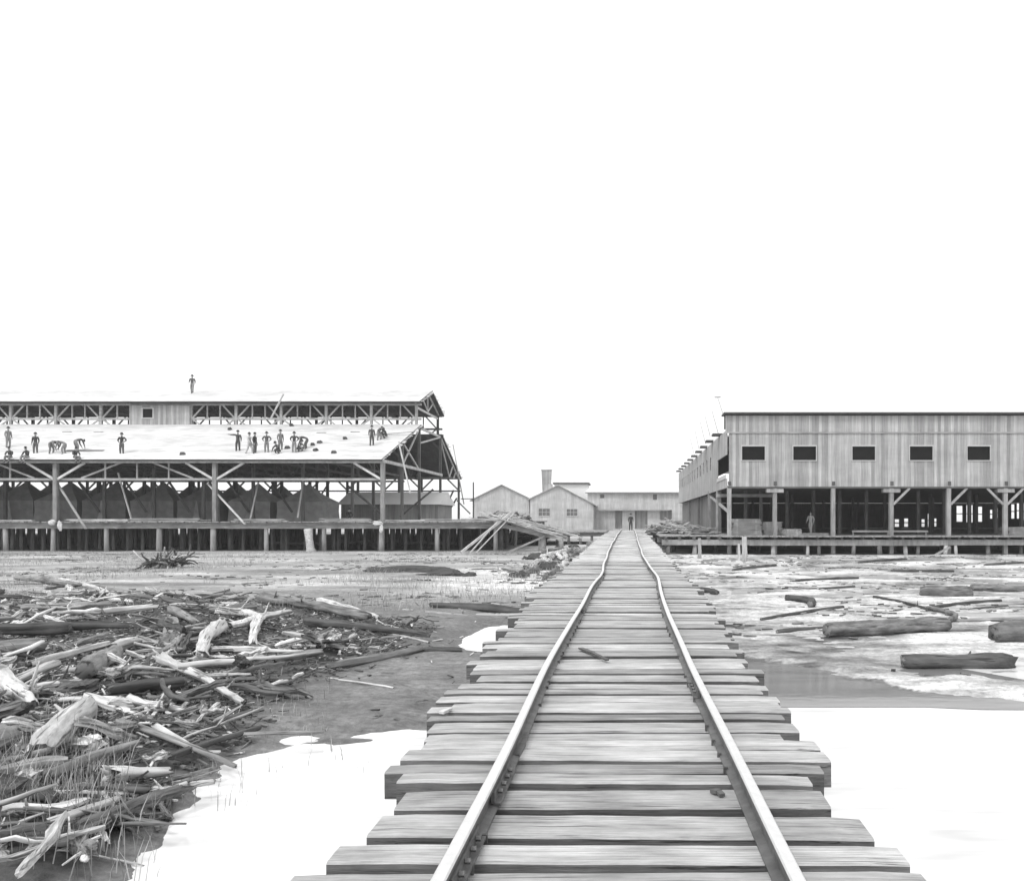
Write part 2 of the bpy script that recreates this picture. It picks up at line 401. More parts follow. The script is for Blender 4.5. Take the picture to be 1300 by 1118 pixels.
# rails: flat-bottomed profile swept along the buckled line
prof = [(-.058, 0), (.058, 0), (.058, .010), (.010, .022), (.010, .088), (.031, .097), (.033, .122), (.026, .13), (-.026, .13), (-.033, .122), (-.031, .097), (-.010, .088), (-.010, .022), (-.058, .010)]
def railpt(d, s): 
    # each rail wanders a little on its own
    off = .738*s + .012*math.sin(d*.7+s) + .01*math.sin(d*.31+2*s)
    return Vector((tcx(d)+off, d, tz(d)+.005+.006*math.sin(d*.9+s*2)))
for s in (-1, 1):
    mb = MB(); n = len(prof); L = [1.8+i*.25 for i in range(200)]+[51.8+i for i in range(45)]
    # smooth the kinks over half a metre
    pts = []
    for d in L:
        a = [railpt(max(1, d+q), s) for q in (-.6, -.3, 0, .3, .6)]; pts.append(sum(a, Vector())/5)
    vs = [(p.x+a, p.y, p.z+b) for p in pts for a, b in prof]
    fs, mi = [], []
    mb.add(vs, [])
    for i in range(len(L)-1):
        for j in range(n):
            a = i*n+j; b = i*n+(j+1) % n
            mb.f.append([a, b, b+n, a+n]); mb.m.append(1 if j in (6, 7, 8) else 0)
    mb.f.append(list(range(n))); mb.m.append(0); mb.f.append([(len(L)-1)*n+j for j in range(n)][::-1]); mb.m.append(0)
    rail = mb.build('rail', ['iron', 'rail_top'], TR)
    rail['label'] = 'left rail with a shiny worn top' if s < 0 else 'right rail with a shiny worn top'
    for jd in ((3.3, 4.35, 13.4, 22.5) if s < 0 else (6.95, 16.0, 25)):       # joint bars with bolts
        p = railpt(jd, s); p2 = railpt(jd+.6, s)
        for sd in (-1, 1):
            jb = MB(); off = Vector((sd*.026, 0, .055)); jb.beam(p+off, p2+off, .022, .062)
            off2 = Vector((sd*.05, 0, .02)); jb.beam(p+off2, p2+off2, .04, .014)
            for q in (.12, .25, .38, .5):
                c = p.lerp(p2, q/.6)+Vector((sd*.04, 0, .055)); jb.tube([c, c+Vector((sd*.025, 0, 0))], [.014, .014], 6)
            o = jb.build('joint_bar', 'iron', rail)
    sp = MB(); rr = random.Random(11+s); d = 2.6
    while d < 22:
        for sd in (-1, 1):
            if rr.random() < .35: continue
            p = railpt(d+rr.uniform(-.04, .04), s)+Vector((sd*.066, 0, 0)); sp.beam(p+Vector((0, 0, -.02)), p+Vector((0, 0, .018)), .014, .014)
            sp.beam(p+Vector((-sd*.02, 0, .02)), p+Vector((sd*.006, 0, .021)), .022, .010)
        d += rr.choice((.3, .36, .6))
    sp.build('spikes', 'iron', rail)['kind'] = 'stuff'
for k, (p, q, w_, lb, nm, mt_) in enumerate((((737, 823), (771, 838), .06, 'dark splinter lying across the ties between the rails', 'splinter', 'dark_beam'),
    ((655, 960), (669, 931), .05, 'loose iron strap lying just inside the left rail', 'iron_strap', 'iron'), ((905, 1004), (917, 1010), .05, 'small wood scrap beside the inner side of right rail', 'wood_scrap', 'dark_beam'), ((560, 905), (572, 900), .05, 'small pale chip on a tie left of the left rail', 'wood_scrap', 'new_timber'))):
    a = G(p[0], p[1], .815); b = G(q[0], q[1], .815); a.z = b.z = tz(a.y)+.02; mb = MB(); c = a.lerp(b, .45)+Vector((.01, 0, .006)); mb.beam(a, c, w_, .02); mb.beam(c, b, w_*.7, .017)
    tag(mb.build(nm, mt_, None, False, a), lb, nm.split('_')[-1])
# one loose splinter of iron strap beside the left rail, stringers, caps and piles under the ties
for x in (-.95, -.55, .55, .95):
    mb = MB(); prev = None
    for i in range(22):
        a, b = i*4.0, i*4.0+3.996
        mb.beam((x+rr.uniform(-.02, .02), a, tz(a)-.2-.16), (x, b, tz(b)-.2-.16), .2, .31)
    mb.build('stringer', 'stringer', TR)
for i in range(22):
    d = 2.6+i*4.0; z = tz(d)-.2-.32
    mb = MB(); mb.beam((-1.75-rr.uniform(0, .12), d, z-.125), (1.5+rr.uniform(0, .15), d, z-.125), .28, .25); mb.build('cap_beam', 'stringer', TR)
    for x in (-1.3, 0, 1.15):
        mb = MB(); mb.tube([(x, d, z-.25), (x*1.05, d, -.9)], [.14, .15], 9); mb.build('pile', 'pile', TR, True)
# ------------------------------------------------------------------ left dock
DZ = 2.28
DK = empty('timber_dock', (-28, 60, 0), 'long timber dock on log piles carrying the open unfinished shed', 'dock')
mb = MB(); rr = random.Random(5)
x = -88.0
while x < -9.2:                       # planks, laid front to back
    w_ = rr.uniform(.26, .32); mb.box(x, x+w_-.015, 59.3+rr.uniform(-.15, .12), 89.5, DZ-.08, DZ+rr.uniform(0, .03)); x += w_
mb.build('deck', 'deck_plank', DK)
for z0, z1, yy in ((DZ-.52, DZ-.085, 59.75), (DZ-.52, DZ-.085, 66), (DZ-.52, DZ-.085, 79), (DZ-.52, DZ-.085, 88.8)):
    mb = MB(); xx = -88.0
    while xx < -9.5:
        L = 8.25; mb.box(xx, min(xx+L-.01, -9.4), yy-.14+rr.uniform(-.015, .015), yy+.14, z0+rr.uniform(-.02, .02), z1); xx += L
    mb.build('girder', 'dock_face', DK)
cols = [P(x, 660, 60).x for x in (-130, -62, 10, 71, 138, 205, 273, 340, 413, 486, 556, 630)]
for j, yy in enumerate((59.75, 62.6, 66, 70, 74.5, 79, 84, 88.8)):
    for i, cx in enumerate(cols):
        r = rr.uniform(.14, .19)*(1.1 if j == 0 else 1); ox = rr.uniform(-.15, .15) if j else 0
        mb = MB(); mb.tube([(cx+ox, yy+.0, DZ-.53), (cx+ox+rr.uniform(-.06, .06), yy+rr.uniform(-.06, .06), -.5)], [r, r*1.12], 8)
        mb.build('pile', 'post' if j == 0 else 'pile', DK, True)
dn = MB()                               # thicket of old slender piles under the east end
for j in range(10):
    for i in range(48):
        cx = -64+i*1.14+rr.uniform(-.25, .25); yy = 61.5+j*3.1+rr.uniform(-.3, .3)
        dn.tube([(cx, yy, DZ-.54), (cx+rr.uniform(-.05, .05), yy, -.4)], [.12, .14], 6)
o = dn.build('old_piles', 'pile', DK, True); o['kind'] = 'stuff'; o['label'] = 'thicket of dark slender piles under the dock end'
mb = MB()
for k in range(9):
    x0 = -30+k*2.3; mb.beam((x0, 64, .5), (x0+2.2, 64, .55+rr.uniform(-.1, .2)), .05, .16)
mb.build('low_girts', 'dark_beam', DK)
# ------------------------------------------------------------------ left shed
SH = empty('open_shed', (-38, 73, DZ), 'long unfinished open-sided shed with white roof and raised monitor roof on timber posts', 'shed')
XL, XR = -88.0, -18.6
def rz(y): return 7.0+(y-60)*.3545 if y <= 71 else 10.9
# near slope, far slope, monitor slopes: sheet over boards
def slab(name, y0, z0, y1, z1, x0, x1, t, mat, under, parent, ragged=False):
    mb = MB(); n = 90; rr = random.Random(9)
    L = math.hypot(y1-y0, z1-z0); nyv, nzv = -(z1-z0)/L, (y1-y0)/L
    if nzv < 0: nyv, nzv = -nyv, -nzv
    mb.add([(x0, y0, z0), (x1, y0, z0), (x1, y1, z1), (x0, y1, z1),
            (x0, y0+nyv*t, z0+nzv*t), (x1, y0+nyv*t, z0+nzv*t), (x1, y1+nyv*t, z1+nzv*t), (x0, y1+nyv*t, z1+nzv*t)],
           [(0, 1, 2, 3), (4, 5, 6, 7), (0, 1, 5, 4), (1, 2, 6, 5), (2, 3, 7, 6), (3, 0, 4, 7)])
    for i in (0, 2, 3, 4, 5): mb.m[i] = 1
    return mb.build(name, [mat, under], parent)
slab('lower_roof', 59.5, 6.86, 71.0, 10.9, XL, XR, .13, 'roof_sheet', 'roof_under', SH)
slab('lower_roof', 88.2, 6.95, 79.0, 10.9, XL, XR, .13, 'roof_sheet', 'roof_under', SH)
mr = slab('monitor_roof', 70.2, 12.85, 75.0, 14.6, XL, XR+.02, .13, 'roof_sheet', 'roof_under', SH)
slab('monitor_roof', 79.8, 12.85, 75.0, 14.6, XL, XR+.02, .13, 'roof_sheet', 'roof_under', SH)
# ragged sheathing board ends along the gable verges
mb = MB()
for (y0, z0, y1, z1) in ((59.6, 6.9, 71, 10.9), (88.1, 6.98, 79, 10.9), (70.3, 12.88, 75, 14.6), (79.7, 12.88, 75, 14.6)):
    k = int(math.hypot(y1-y0, z1-z0)/.24)
    for i in range(k):
        t = (i+.5)/k; e = rr.uniform(-.02, .35) if rr.random() > .3 else 0
        if e > 0: yy, zz = lerp(y0, y1, t), lerp(z0, z1, t)+.05; mb.beam((XR-.02, yy, zz), (XR+e, yy, zz), .2, .035, up=(0, -.33, .94))
mb.build('sheathing_ends', 'new_timber', SH)
tall = [P(x, 660, 60).x for x in (-131, 71, 273, 486)]; tall = [tall[0]-24.8, tall[0]-12.4]+tall
rowsY = (60.0, 65.6, 71.0, 79.0, 87.6)
fine = [XR-.2-k*4.13 for k in range(17)]
for yy in rowsY:
    top = rz(yy)-.25 if yy <= 71 else (10.75 if yy < 80 else 7.0)
    xs_ = tall if yy == 60.0 else fine
    for i, cx in enumerate(xs_):
        mb = MB(); w_ = .30 if yy == 60 else .22
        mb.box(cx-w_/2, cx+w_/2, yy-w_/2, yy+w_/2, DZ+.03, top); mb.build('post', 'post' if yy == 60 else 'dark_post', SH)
    # longitudinal plates with knee braces
    mb = MB(); mb.box(XL, XR+.1, yy-.1, yy+.1, top-.002, top+.2)
    for cx in xs_:
        reach = 2.2 if yy == 60 else 1.3; dr = 1.25 if yy == 60 else 1.2
        for sgn in (-1, 1):
            if cx+sgn*reach < XR+.2: mb.beam((cx+sgn*.1, yy-.02, top-dr), (cx+sgn*reach, yy-.02, top), .12, .16)
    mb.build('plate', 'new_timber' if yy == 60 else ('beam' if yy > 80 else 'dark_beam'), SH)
    if yy in (65.6, 87.6):
        mb = MB(); mb.box(XL, XR, yy-.05, yy+.05, 5.55, 5.7); mb.build('girt', 'dark_beam', SH)
# light longitudinal chord and roof trusses across each bay
mb = MB(); mb.box(XL, XR, 60.12, 60.28, 5.42, 5.6)
for i in range(4):
    a, b = tall[i], tall[i+1] if i+1 < len(tall) else XR
    m_ = (a+b)/2
    for q in (.28, .72):
        c = lerp(a, b, q); mb.beam((c-1.6, 60.2, 5.6), (c+1.6, 60.2, 6.85), .09, .13) if q < .5 else mb.beam((c-1.6, 60.2, 6.85), (c+1.6, 60.2, 5.6), .09, .13)
    for q in (.3, .5, .7): c = lerp(a, b, q); mb.box(c-.05, c+.05, 60.16, 60.24, 5.6, 6.95)
mb.build('chord', 'beam', SH)
for k, cx in enumerate(fine):
    mb = MB(); c = cx
    if k == 0:
        mb.beam((c+.12, 59.8, 6.92), (c+.12, 79.2, 6.92), .14, .24)
    else: mb.beam((c, 60, 6.85), (c, 87.6, 6.85), .1, .2)
    mb.beam((c, 60, 7.0), (c, 71, 10.8), .1, .2); mb.beam((c, 87.6, 7.0), (c, 79, 10.75), .1, .2)
    mb.beam((c, 65.6, 6.9), (c, 70.8, 10.5), .1, .14); mb.beam((c, 71, 6.9), (c, 66, 8.8), .1, .14)
    mb.beam((c, 79, 10.5), (c, 83, 6.9), .1, .14); mb.beam((c, 83, 6.9), (c, 84.5, 8.1), .1, .12); mb.beam((c, 85, 6.9), (c, 86, 7.6), .1, .12)
    mb.beam((c, 70.9, 9.3), (c, 79, 10.7), .1, .14)
    mb.beam((c, 71, 10.72), (c, 79, 10.72), .12, .2)
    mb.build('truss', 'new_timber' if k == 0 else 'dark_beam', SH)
# monitor walls
for wy, mat in ((71.0, 'beam'), (79.0, 'dark_beam')):
    mb = MB(); mb.box(XL, XR, wy-.08, wy+.08, 11.42, 11.6); mb.box(XL, XR, wy-.1, wy+.1, 12.72, 12.9)
    for k in range(17):
        c = XR-.45-k*4.06
        mb.box(c-.11, c+.11, wy-.11, wy+.11, 10.8, 12.72)
        for s in (-1, 1):
            if c+s*1.15 < XR+.3:
                mb.beam((c+s*.1, wy-.03, 11.55), (c+s*1.2, wy-.03, 12.75), .08, .13)
                mb.beam((c+s*.1, wy-.03, 11.5), (c+s*1.0, wy-.03, 10.85), .08, .12)
        for q in (1.45, 2.6):
            mb.box(c-q-.05, c-q+.05, wy-.05, wy+.05, 11.6, 12.72)
    mb.build('monitor_frame', mat, SH)
for k in range(17):
    c = XR-.45-k*4.06; mb = MB()
    mb.beam((c, 71.1, 12.55), (c, 78.9, 12.55), .1, .2)
    mb.beam((c, 70.6, 12.95), (c, 75, 14.52), .1, .18); mb.beam((c, 79.4, 12.95), (c, 75, 14.52), .1, .18)
    mb.beam((c, 75, 12.6), (c, 75, 14.4), .1, .12); mb.beam((c, 75, 12.7), (c, 73, 13.75), .08, .12); mb.beam((c, 75, 12.7), (c, 77, 13.75), .08, .12)
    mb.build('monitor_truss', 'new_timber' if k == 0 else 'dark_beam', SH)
# boarded panel of the monitor with its square window opening
def wall_with_holes(mb, x0, x1, z0, z1, y, t, holes):
    hs = sorted(holes); cur = x0
    for (a, b, c, d) in hs:
        if a > cur: mb.box(cur, a, y, y+t, z0, z1)
        mb.box(a, b, y, y+t, z0, c); mb.box(a, b, y, y+t, d, z1); cur = b
    if cur < x1: mb.box(cur, x1, y, y+t, z0, z1)
pa, pb = P(165, 0, 70.8).x, P(241, 0, 70.8).x; wa, wb = P(181.5, 0, 70.8).x, P(194, 0, 70.8).x
mb = MB(); wall_with_holes(mb, pa, pb, 10.85, 12.72, 70.78, .06, [(wa, wb, 11.6, 12.4)])
bp = mb.build('board_panel', 'mid_boards', SH)
bp.data.materials.clear(); bp.data.materials.append(MATS['wall_boards'])
mb = MB(); mb.box(wa-.05, wb+.05, 70.86, 70.9, 11.5, 12.5); mb.build('dark_backing', 'opening_dark', bp)  # added dark sheet behind the opening, in place of inner shade
mb = MB(); mb.box(wa-.1, wb+.1, 70.74, 70.778, 11.5, 11.598); mb.box(wa-.1, wb+.1, 70.74, 70.778, 12.402, 12.48); mb.box(wa-.1, wa-.002, 70.742, 70.776, 11.598, 12.402); mb.box(wb+.002, wb+.1, 70.742, 70.776, 11.598, 12.402)
mb.build('window_frame', 'trim', bp)
# dark and light diagonal braces between the posts (in line with the walls)
def brace(p, q, mat='dark_beam', w=.16):
    mb = MB(); mb.beam(p, q, .1, w); mb.build('brace', mat, SH)
brace(P(442, 617, 64), P(484, 652, 64)); brace(P(508, 656, 70), P(550, 621, 70)); brace(P(560, 655, 80), P(576, 622, 80)); brace(P(566, 655, 83), P(580, 632, 83))
for x0 in (100, 160, 215, 290, 345):
    brace(P(x0, 612, 66), P(x0+26, 650, 66)); 
for x0 in (20, 120, 190, 250, 330, 400): brace(P(x0, 640, 80), P(x0+18, 612, 80), w=.14)
# ------------------------------------------------------------------ tents under the shed
def make_tent():
    t = empty('tent', (0, 0, 0), 'x', 'tent', 'dark pyramid tents pitched in two rows under the shed')
    mb = MB(); hw, e, h = 1.78, 1.7, 3.4; n = 6; rr = random.Random(2)
    ring = []
    for z, s in ((0, 1.02), (.9, .985), (e, 1.0), (e+.4, .70), (e+.85, .40), (h-.15, .075)):
        row = []
        for k in range(4):
            a, b = [(-1, -1), (1, -1), (1, 1), (-1, 1)][k], [(-1, -1), (1, -1), (1, 1), (-1, 1)][(k+1) % 4]
            for q in range(n):
                u = q/n; sag = -.05*math.sin(math.pi*u)*s*2
                x, y_ = lerp(a[0], b[0], u), lerp(a[1], b[1], u)
                row.append((x*hw*(s+(sag if abs(x) == 1 else 0)), y_*hw*(s+(sag if abs(y_) == 1 else 0)), z+(.03*math.sin(q*2+k) if z == e else 0)))
        ring.append(row)
    vs = [v for r in ring for v in r]; m_ = len(ring[0]); fs = []
    for i in range(len(ring)-1):
        for j in range(m_): a, b = i*m_+j, i*m_+(j+1) % m_; fs.append((a, b, b+m_, a+m_))
    mb.add(vs, fs); k = len(mb.v); mb.v.append((0, 0, h)); 
    for j in range(m_): mb.f.append([(len(ring)-1)*m_+j, (len(ring)-1)*m_+(j+1) % m_, k]); mb.m.append(0)
    mb.build('canvas', 'canvas', t)
    mb = MB(); mb.tube([(0, 0, h-.1), (0, 0, h+.22)], [.05, .04], 6); mb.build('pole', 'dark_post', t)
    mb = MB(); mb.add([(-.32, -2.09, 0), (.32, -2.09, 0), (.04, -2.03, 1.7), (-.04, -2.03, 1.7), (-.32, -2.14, 0), (.32, -2.14, 0), (.04, -2.07, 1.7), (-.04, -2.07, 1.7)],
                      [(0, 1, 2, 3), (4, 5, 6, 7), (0, 1, 5, 4), (1, 2, 6, 5), (2, 3, 7, 6), (3, 0, 4, 7)]); mb.build('door_flap', 'canvas', t)
    return t
proto = make_tent(); first = True
ordn = ['leftmost', 'second', 'third', 'fourth', 'fifth', 'sixth', 'seventh']
for row, (dd, lst, nm) in enumerate(((68.3, (34, 90, 149, 208, 266, 328, 392), 'front'), (74.8, (6, 67, 128, 185, 242, 300, 358), 'rear'))):
    for i, px in enumerate(lst):
        o = proto if first else copy_tree(proto); first = False
        o.location = (P(px, 0, dd).x, dd, DZ+.03); sc_ = rr.uniform(.96, 1.05)
        o.scale = (sc_*(1.15 if px == 392 else 1), sc_, sc_*.99 if row == 0 else sc_*1.04); o.rotation_euler.z = rr.uniform(-.04, .04)
        o['label'] = ('%s dark canvas tent from the left in the %s row under the shed' % (ordn[i], nm)).replace('leftmost dark canvas tent from the left', 'leftmost dark canvas tent')
        if px == 392: o['label'] = 'broad dark tent ending the front row on the right, nearest the wooden hut'
# hut behind the shed's east end
HT = empty('wooden_hut', (-24, 77, DZ), 'low board hut with pale roof behind the shed posts at its right end', 'hut')
x0, x1 = P(433, 0, 76).x, P(556, 0, 76).x
mb = MB(); mb.box(x0, x1, 76, 82, DZ+.03, 3.9); mb.build('wall', 'mid_boards', HT)
mb = MB(); mb.add([(x0-.3, 75.6, 3.902), (x1+.3, 75.6, 3.902), (x1+.3, 79, 5.2), (x0-.3, 79, 5.2), (x1+.3, 82.4, 3.902), (x0-.3, 82.4, 3.902)], [(0, 1, 2, 3), (3, 2, 4, 5), (0, 3, 5), (1, 4, 2), (0, 5, 4, 1)]); mb.build('roof', 'roof_far', HT)
# ------------------------------------------------------------------ ramp and clutter at the dock's east end
RP = empty('plank_ramp', (-6.5, 60, 0), 'broken slope of loose planks running down from the dock end toward the track', 'ramp')
mb = MB(); rr = random.Random(21)
for k in range(26):
    xa = -9.8+rr.uniform(-1.4, 1.6); ya = 59+rr.uniform(-.6, 5); L = rr.uniform(2.6, 5.0)
    t0 = (xa+9.8)/5.0; za = DZ+.25-t0*1.0+rr.uniform(-.1, .25)
    mb.beam((xa, ya, za), (xa+L, ya+rr.uniform(-.9, .9), max(.85, za-L*.26+rr.uniform(-.15, .1))), .25, .045)
mb.build('loose_planks', 'lumber', RP)
mb = MB(); mb.beam((-9.4, 59.6, 1.95), (-4.9, 59.2, .98), .25, .28); mb.beam((-9.4, 63.5, 1.95), (-4.9, 63.3, .98), .25, .28)
mb.build('bearer', 'beam', RP)
for (x_, y_, top, r) in ((-6.45, 59.3, 1.2, .3), (-5.2, 61.5, .95, .2)):
    mb = MB(); mb.tube([(x_, y_, -.3), (x_, y_, top-.02)], [r, r*.95], 10); mb.build('pile', 'post', RP, True)
mb = MB(); mb.beam((-8.9, 58.4, .02), (-6.2, 58.9, 1.2), .1, .14); mb.build('brace', 'beam', RP)
def plank(p, q, w, t, name, label, cat, mat='lumber', group=None):
    p, q = Vector(p), Vector(q); mb = MB(); mb.beam((0, 0, 0), ((q-p).length, 0, 0), w, t)
    o = mb.build(name, mat); o.location = p; o.rotation_euler = (q-p).to_track_quat('X', 'Z').to_euler()
    return tag(o, label, cat, group)
for p, q, w_, lb in (((585, 706, 57), (650, 650, 59.1), .2, 'widest pale pole leaning on the dock end near the plank ramp'), ((597, 707, 56.6), (640, 652, 59.1), .09, 'thin pale pole crossing behind the widest pole at the dock end'), ((604, 708, 56.3), (652, 652, 58.9), .07, 'thinnest pale pole leaning on the dock, rightmost of three by the ramp')):
    a = P(*p); a.z = gz(a.x, a.y); plank(a, P(*q), w_, w_*.8, 'leaning_pole', lb, 'pole', 'new_timber', 'poles leaning on the dock end')
for p, q, w_, lb, mt_ in (
    ((72, 612, 60.4), (109, 671, 58.9), .16, 'grey plank leaning from first tall shed post down over dock edge', 'beam'),
    ((150, 600, 61), (167, 659, 60.8), .13, 'pale plank leaning steeply in front of the third tent', 'new_timber'),
    ((264, 614, 60.5), (311, 665, 59.2), .18, 'bright pale plank slanting down from tall post in the middle of shed', 'new_timber'),
    ((328, 612, 62), (318, 658, 61), .12, 'slim plank propped against the shed before the sixth tent', 'beam'),
    ((385, 610, 62.5), (378, 657, 61.5), .12, 'slim grey plank propped before the broad last tent', 'beam'),
    ((506, 560, 61.4), (521, 626, 61.2), .17, 'long pale plank standing up through the shed roof edge at its right end', 'new_timber'),
    ((575, 564, 86), (589, 640, 84), .12, 'thin pole leaning against the far right corner of the shed', 'beam'),
    ((344, 531, 69.5), (360, 500, 69.0), .16, 'pale board standing up past the monitor roof edge', 'new_timber'),
    ):
    plank(P(*p), P(*q), w_, .05, 'leaning_plank', lb, 'plank', mt_)
plank(P(452, 553, 67.1), P(525, 548, 67.0), .22, .05, 'staging_plank', 'staging plank laid along the white roof beside the workers at its right end', 'plank', 'lumber')
# trestle sawhorse at the shed's far right corner
TB = empty('sawhorse_stand', P(597, 660, 84), 'small timber frame standing beyond the right corner of the shed', 'frame')
mb = MB(); mb.beam(P(601, 661, 84), P(601, 612, 84), .12, .12); mb.build('upright', 'dark_post', TB)
mb = MB(); mb.beam(P(585, 633, 84), P(602, 633, 84), .1, .1); mb.build('rail_bar', 'dark_beam', TB)
mb = MB(); mb.beam(P(580, 635, 83.9), P(597, 652, 83.9), .1, .12); mb.build('strut', 'dark_beam', TB)
# planks lying on the dock
for k, (px, dd, L, rot) in enumerate(((20, 59.5, 3, .03), (125, 60.5, 4.5, -.02), (210, 59.6, 5, .05), (236, 61.5, 3.5, 0), (330, 60.2, 4, -.06), (440, 60.5, 3.6, .05), (520, 61, 5, -.03), (575, 60, 4.6, .04), (612, 62, 3.5, .2), (545, 63.5, 4, -.1))):
    c = P(px, 0, dd); h_ = .05+.09*(k % 3)
    mb = MB()
    for q in range(k % 3+2): mb.box(-L/2+rr.uniform(-.3, .3), L/2+rr.uniform(-.3, .3), -.14+rr.uniform(-.1, .1), .14+rr.uniform(-.05, .15), q*.055, q*.055+.05)
    o = mb.build('plank_stack', 'lumber'); o.location = (c.x, dd, DZ+.035); o.rotation_euler.z = rot
    tag(o, 'small stack of loose planks lying flat on the dock edge below the shed', 'planks', 'small plank stacks lying along the dock edge')
# white cloths/rags over the dock edge, pale flared stump against the piles
def blob(name, c, sx, sy, sz, mat, label, cat, amp=.35, sub=3, seed=0, group=None):
    bm = bmesh.new(); bmesh.ops.create_icosphere(bm, subdivisions=sub, radius=1)
    for v in bm.verts:
        n_ = mnoise.fractal(v.co*1.4+Vector((seed, seed*1.7, 0)), .9, 2.1, 4)
        v.co *= 1+amp*n_; v.co.x *= sx; v.co.y *= sy; v.co.z *= sz
    me = bpy.data.meshes.new(name); bm.to_mesh(me); bm.free(); me.materials.append(MATS[mat])
    o = bpy.data.objects.new(name, me); COL.objects.link(o); o.location = c
    return tag(o, label, cat, group)
blob('white_cloth', P(66, 663, 59.1), .24, .14, .2, 'white_rag', 'white cloth bundle hung on dock edge by the first tall post', 'cloth', .5, 3, 1)
blob('white_cloth', P(76, 667, 59.1), .17, .1, .32, 'white_rag', 'longer white cloth hanging low on dock edge right of first tall post', 'cloth', .5, 3, 4)
blob('white_cloth', P(480, 664, 59.1), .38, .14, .17, 'white_rag', 'broad white cloth bundle on dock edge at the shed corner post', 'cloth', .55, 3, 7)
blob('white_cloth', P(484, 671, 59.05), .15, .1, .3, 'white_rag', 'narrow white cloth hanging below dock edge at the shed corner post', 'cloth', .5, 3, 9)
mb = MB(); c = P(393, 0, 58.8)
mb.tube([(c.x+.25, 58.6, -.1), (c.x+.12, 58.7, .3), (c.x, 58.8, 1.0), (c.x-.1, 58.85, 1.75)], [.5, .3, .26, .33], 10, jit=.2)
tag(mb.build('pale_stump', 'pale_log', None, True, c), 'pale barkless trunk with flared foot standing against the dock front', 'stump')
# ------------------------------------------------------------------ right mill building
RB = empty('mill_building', (26, 56, 0), 'big board-clad mill building on posts with five square windows above an open lower storey', 'building')
F = 56.0; S = .056
def wx(px): return (px-797)*S
def wz(py): return ZC+(660-py)*S
XE = 66.0
wins = [(942, 971), (1007, 1036), (1082, 1111), (1155, 1184), (1228, 1257)]
mb = MB(); holes = [(wx(a), wx(b), wz(584), wz(566.5)) for a, b in wins]+[(wx(1301), wx(1330), wz(584), wz(566.5))]
wall_with_holes(mb, wx(925.5), XE, wz(617.5), wz(549.5), F, .08, holes)
fw = mb.build('front_wall', 'wall_boards', RB)
mb = MB(); mb.box(wx(921), XE, F-.05, F+.03, wz(549), wz(527.5)); mb.build('upper_boarding', 'wall_boards', RB)
mb = MB(); mb.box(wx(921), XE, F-.075, F-.052, wz(550), wz(548.4)); mb.build('batten', 'beam', RB)
for (a, b, c, d) in holes:
    mb = MB(); t = .05; y0, y1 = F-.045, F-.003
    mb.box(a-t, b+t, y0, y1, d+.002, d+.09); mb.box(a-t, b+t, y0-.02, y1, c-.06, c-.002); mb.box(a-t, a-.003, y0+.003, y1, c, d); mb.box(b+.003, b+t, y0+.003, y1, c, d)
    wo = mb.build('window_frame', 'trim', RB)
    mb = MB(); mb.box(a-.05, b+.05, F+.1, F+.13, c-.05, d+.05); mb.build('dark_backing', 'opening_dark', wo)  # black sheet added behind each window opening to paint the dark interior
# roof: slab falling back, eave board
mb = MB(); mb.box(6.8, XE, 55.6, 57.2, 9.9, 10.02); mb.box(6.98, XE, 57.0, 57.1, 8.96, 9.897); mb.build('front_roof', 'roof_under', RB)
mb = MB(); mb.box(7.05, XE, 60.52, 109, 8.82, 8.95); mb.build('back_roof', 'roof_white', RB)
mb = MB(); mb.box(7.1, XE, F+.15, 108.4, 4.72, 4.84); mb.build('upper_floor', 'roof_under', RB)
# side wall with corner opening and small windows
SX = 7.02
mb = MB()
def side_box(y0, y1, z0, z1): mb.box(SX, SX+.075, y0, y1, z0, z1)
side_box(56.1, 61.8, 7.05, 8.8); side_box(56.1, 61.8, 4.7, 5.35)
cur = 61.8
for a in list(np.arange(66.5, 104, 3.1)):
    side_box(cur, a, 4.7, 8.8); side_box(a, a+1.0, 4.7, 6.6); side_box(a, a+1.0, 7.7, 8.8); cur = a+1.0
side_box(cur, 108.6, 4.7, 8.8)
mb.build('side_wall', 'side_boards', RB)
mb = MB(); mb.box(SX-.06, SX-.003, 56.1, 61.9, 5.35, 5.62); mb.build('sill', 'trim', RB)
mb = MB(); mb.box(SX+1.2, SX+1.25, 61.0, 104, 6.4, 7.9); mb.build('side_dark_sheet', 'opening_dark', RB)  # added dark sheet behind the side openings, painted interior shade
for k in range(10):
    yy = 60.4+k*5.0-.3*(k == 9)
    mb = MB(); mb.box(SX-.55, SX+.5, yy-.5, yy+.5, 8.84, 9.0); 
    mb.build('eave_bracket', 'dark_beam', RB)
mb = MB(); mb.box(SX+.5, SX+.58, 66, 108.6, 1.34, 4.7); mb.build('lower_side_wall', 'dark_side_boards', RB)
# posts, bolsters, braces of the front
for i, px in enumerate((926, 984, 1058, 1132, 1205, 1277, 1350)):
    x = wx(px); mb = MB(); mb.box(x-.14, x+.14, F+.0, F+.28, .0, wz(618)); po = mb.build('post', 'post', RB)
    mb = MB(); mb.box(x-.11, x+.11, F-.09, F-.055, wz(616), wz(611)); mb.build('beam_end', 'dark_beam', RB)
    if px in (984, 1132, 1277):
        mb = MB(); mb.box(x-.6, x+.6, F-.06, F+.42, wz(625), wz(620.5)); mb.build('bolster', 'post', RB)
    br = {1132: (1,), 1205: (1,), 1277: (-1, 1), 1350: (-1,)}.get(px, ())
    for s in br:
        mb = MB(); mb.beam((x+s*.15, F+.1, wz(640)), (x+s*1.3, F+.1, wz(619.5)), .12, .16); mb.build('brace', 'post', RB)
mb = MB(); mb.box(wx(924), XE, F-.02, F+.38, wz(619.5), wz(617.6)); mb.build('sill_beam', 'dark_beam', RB)
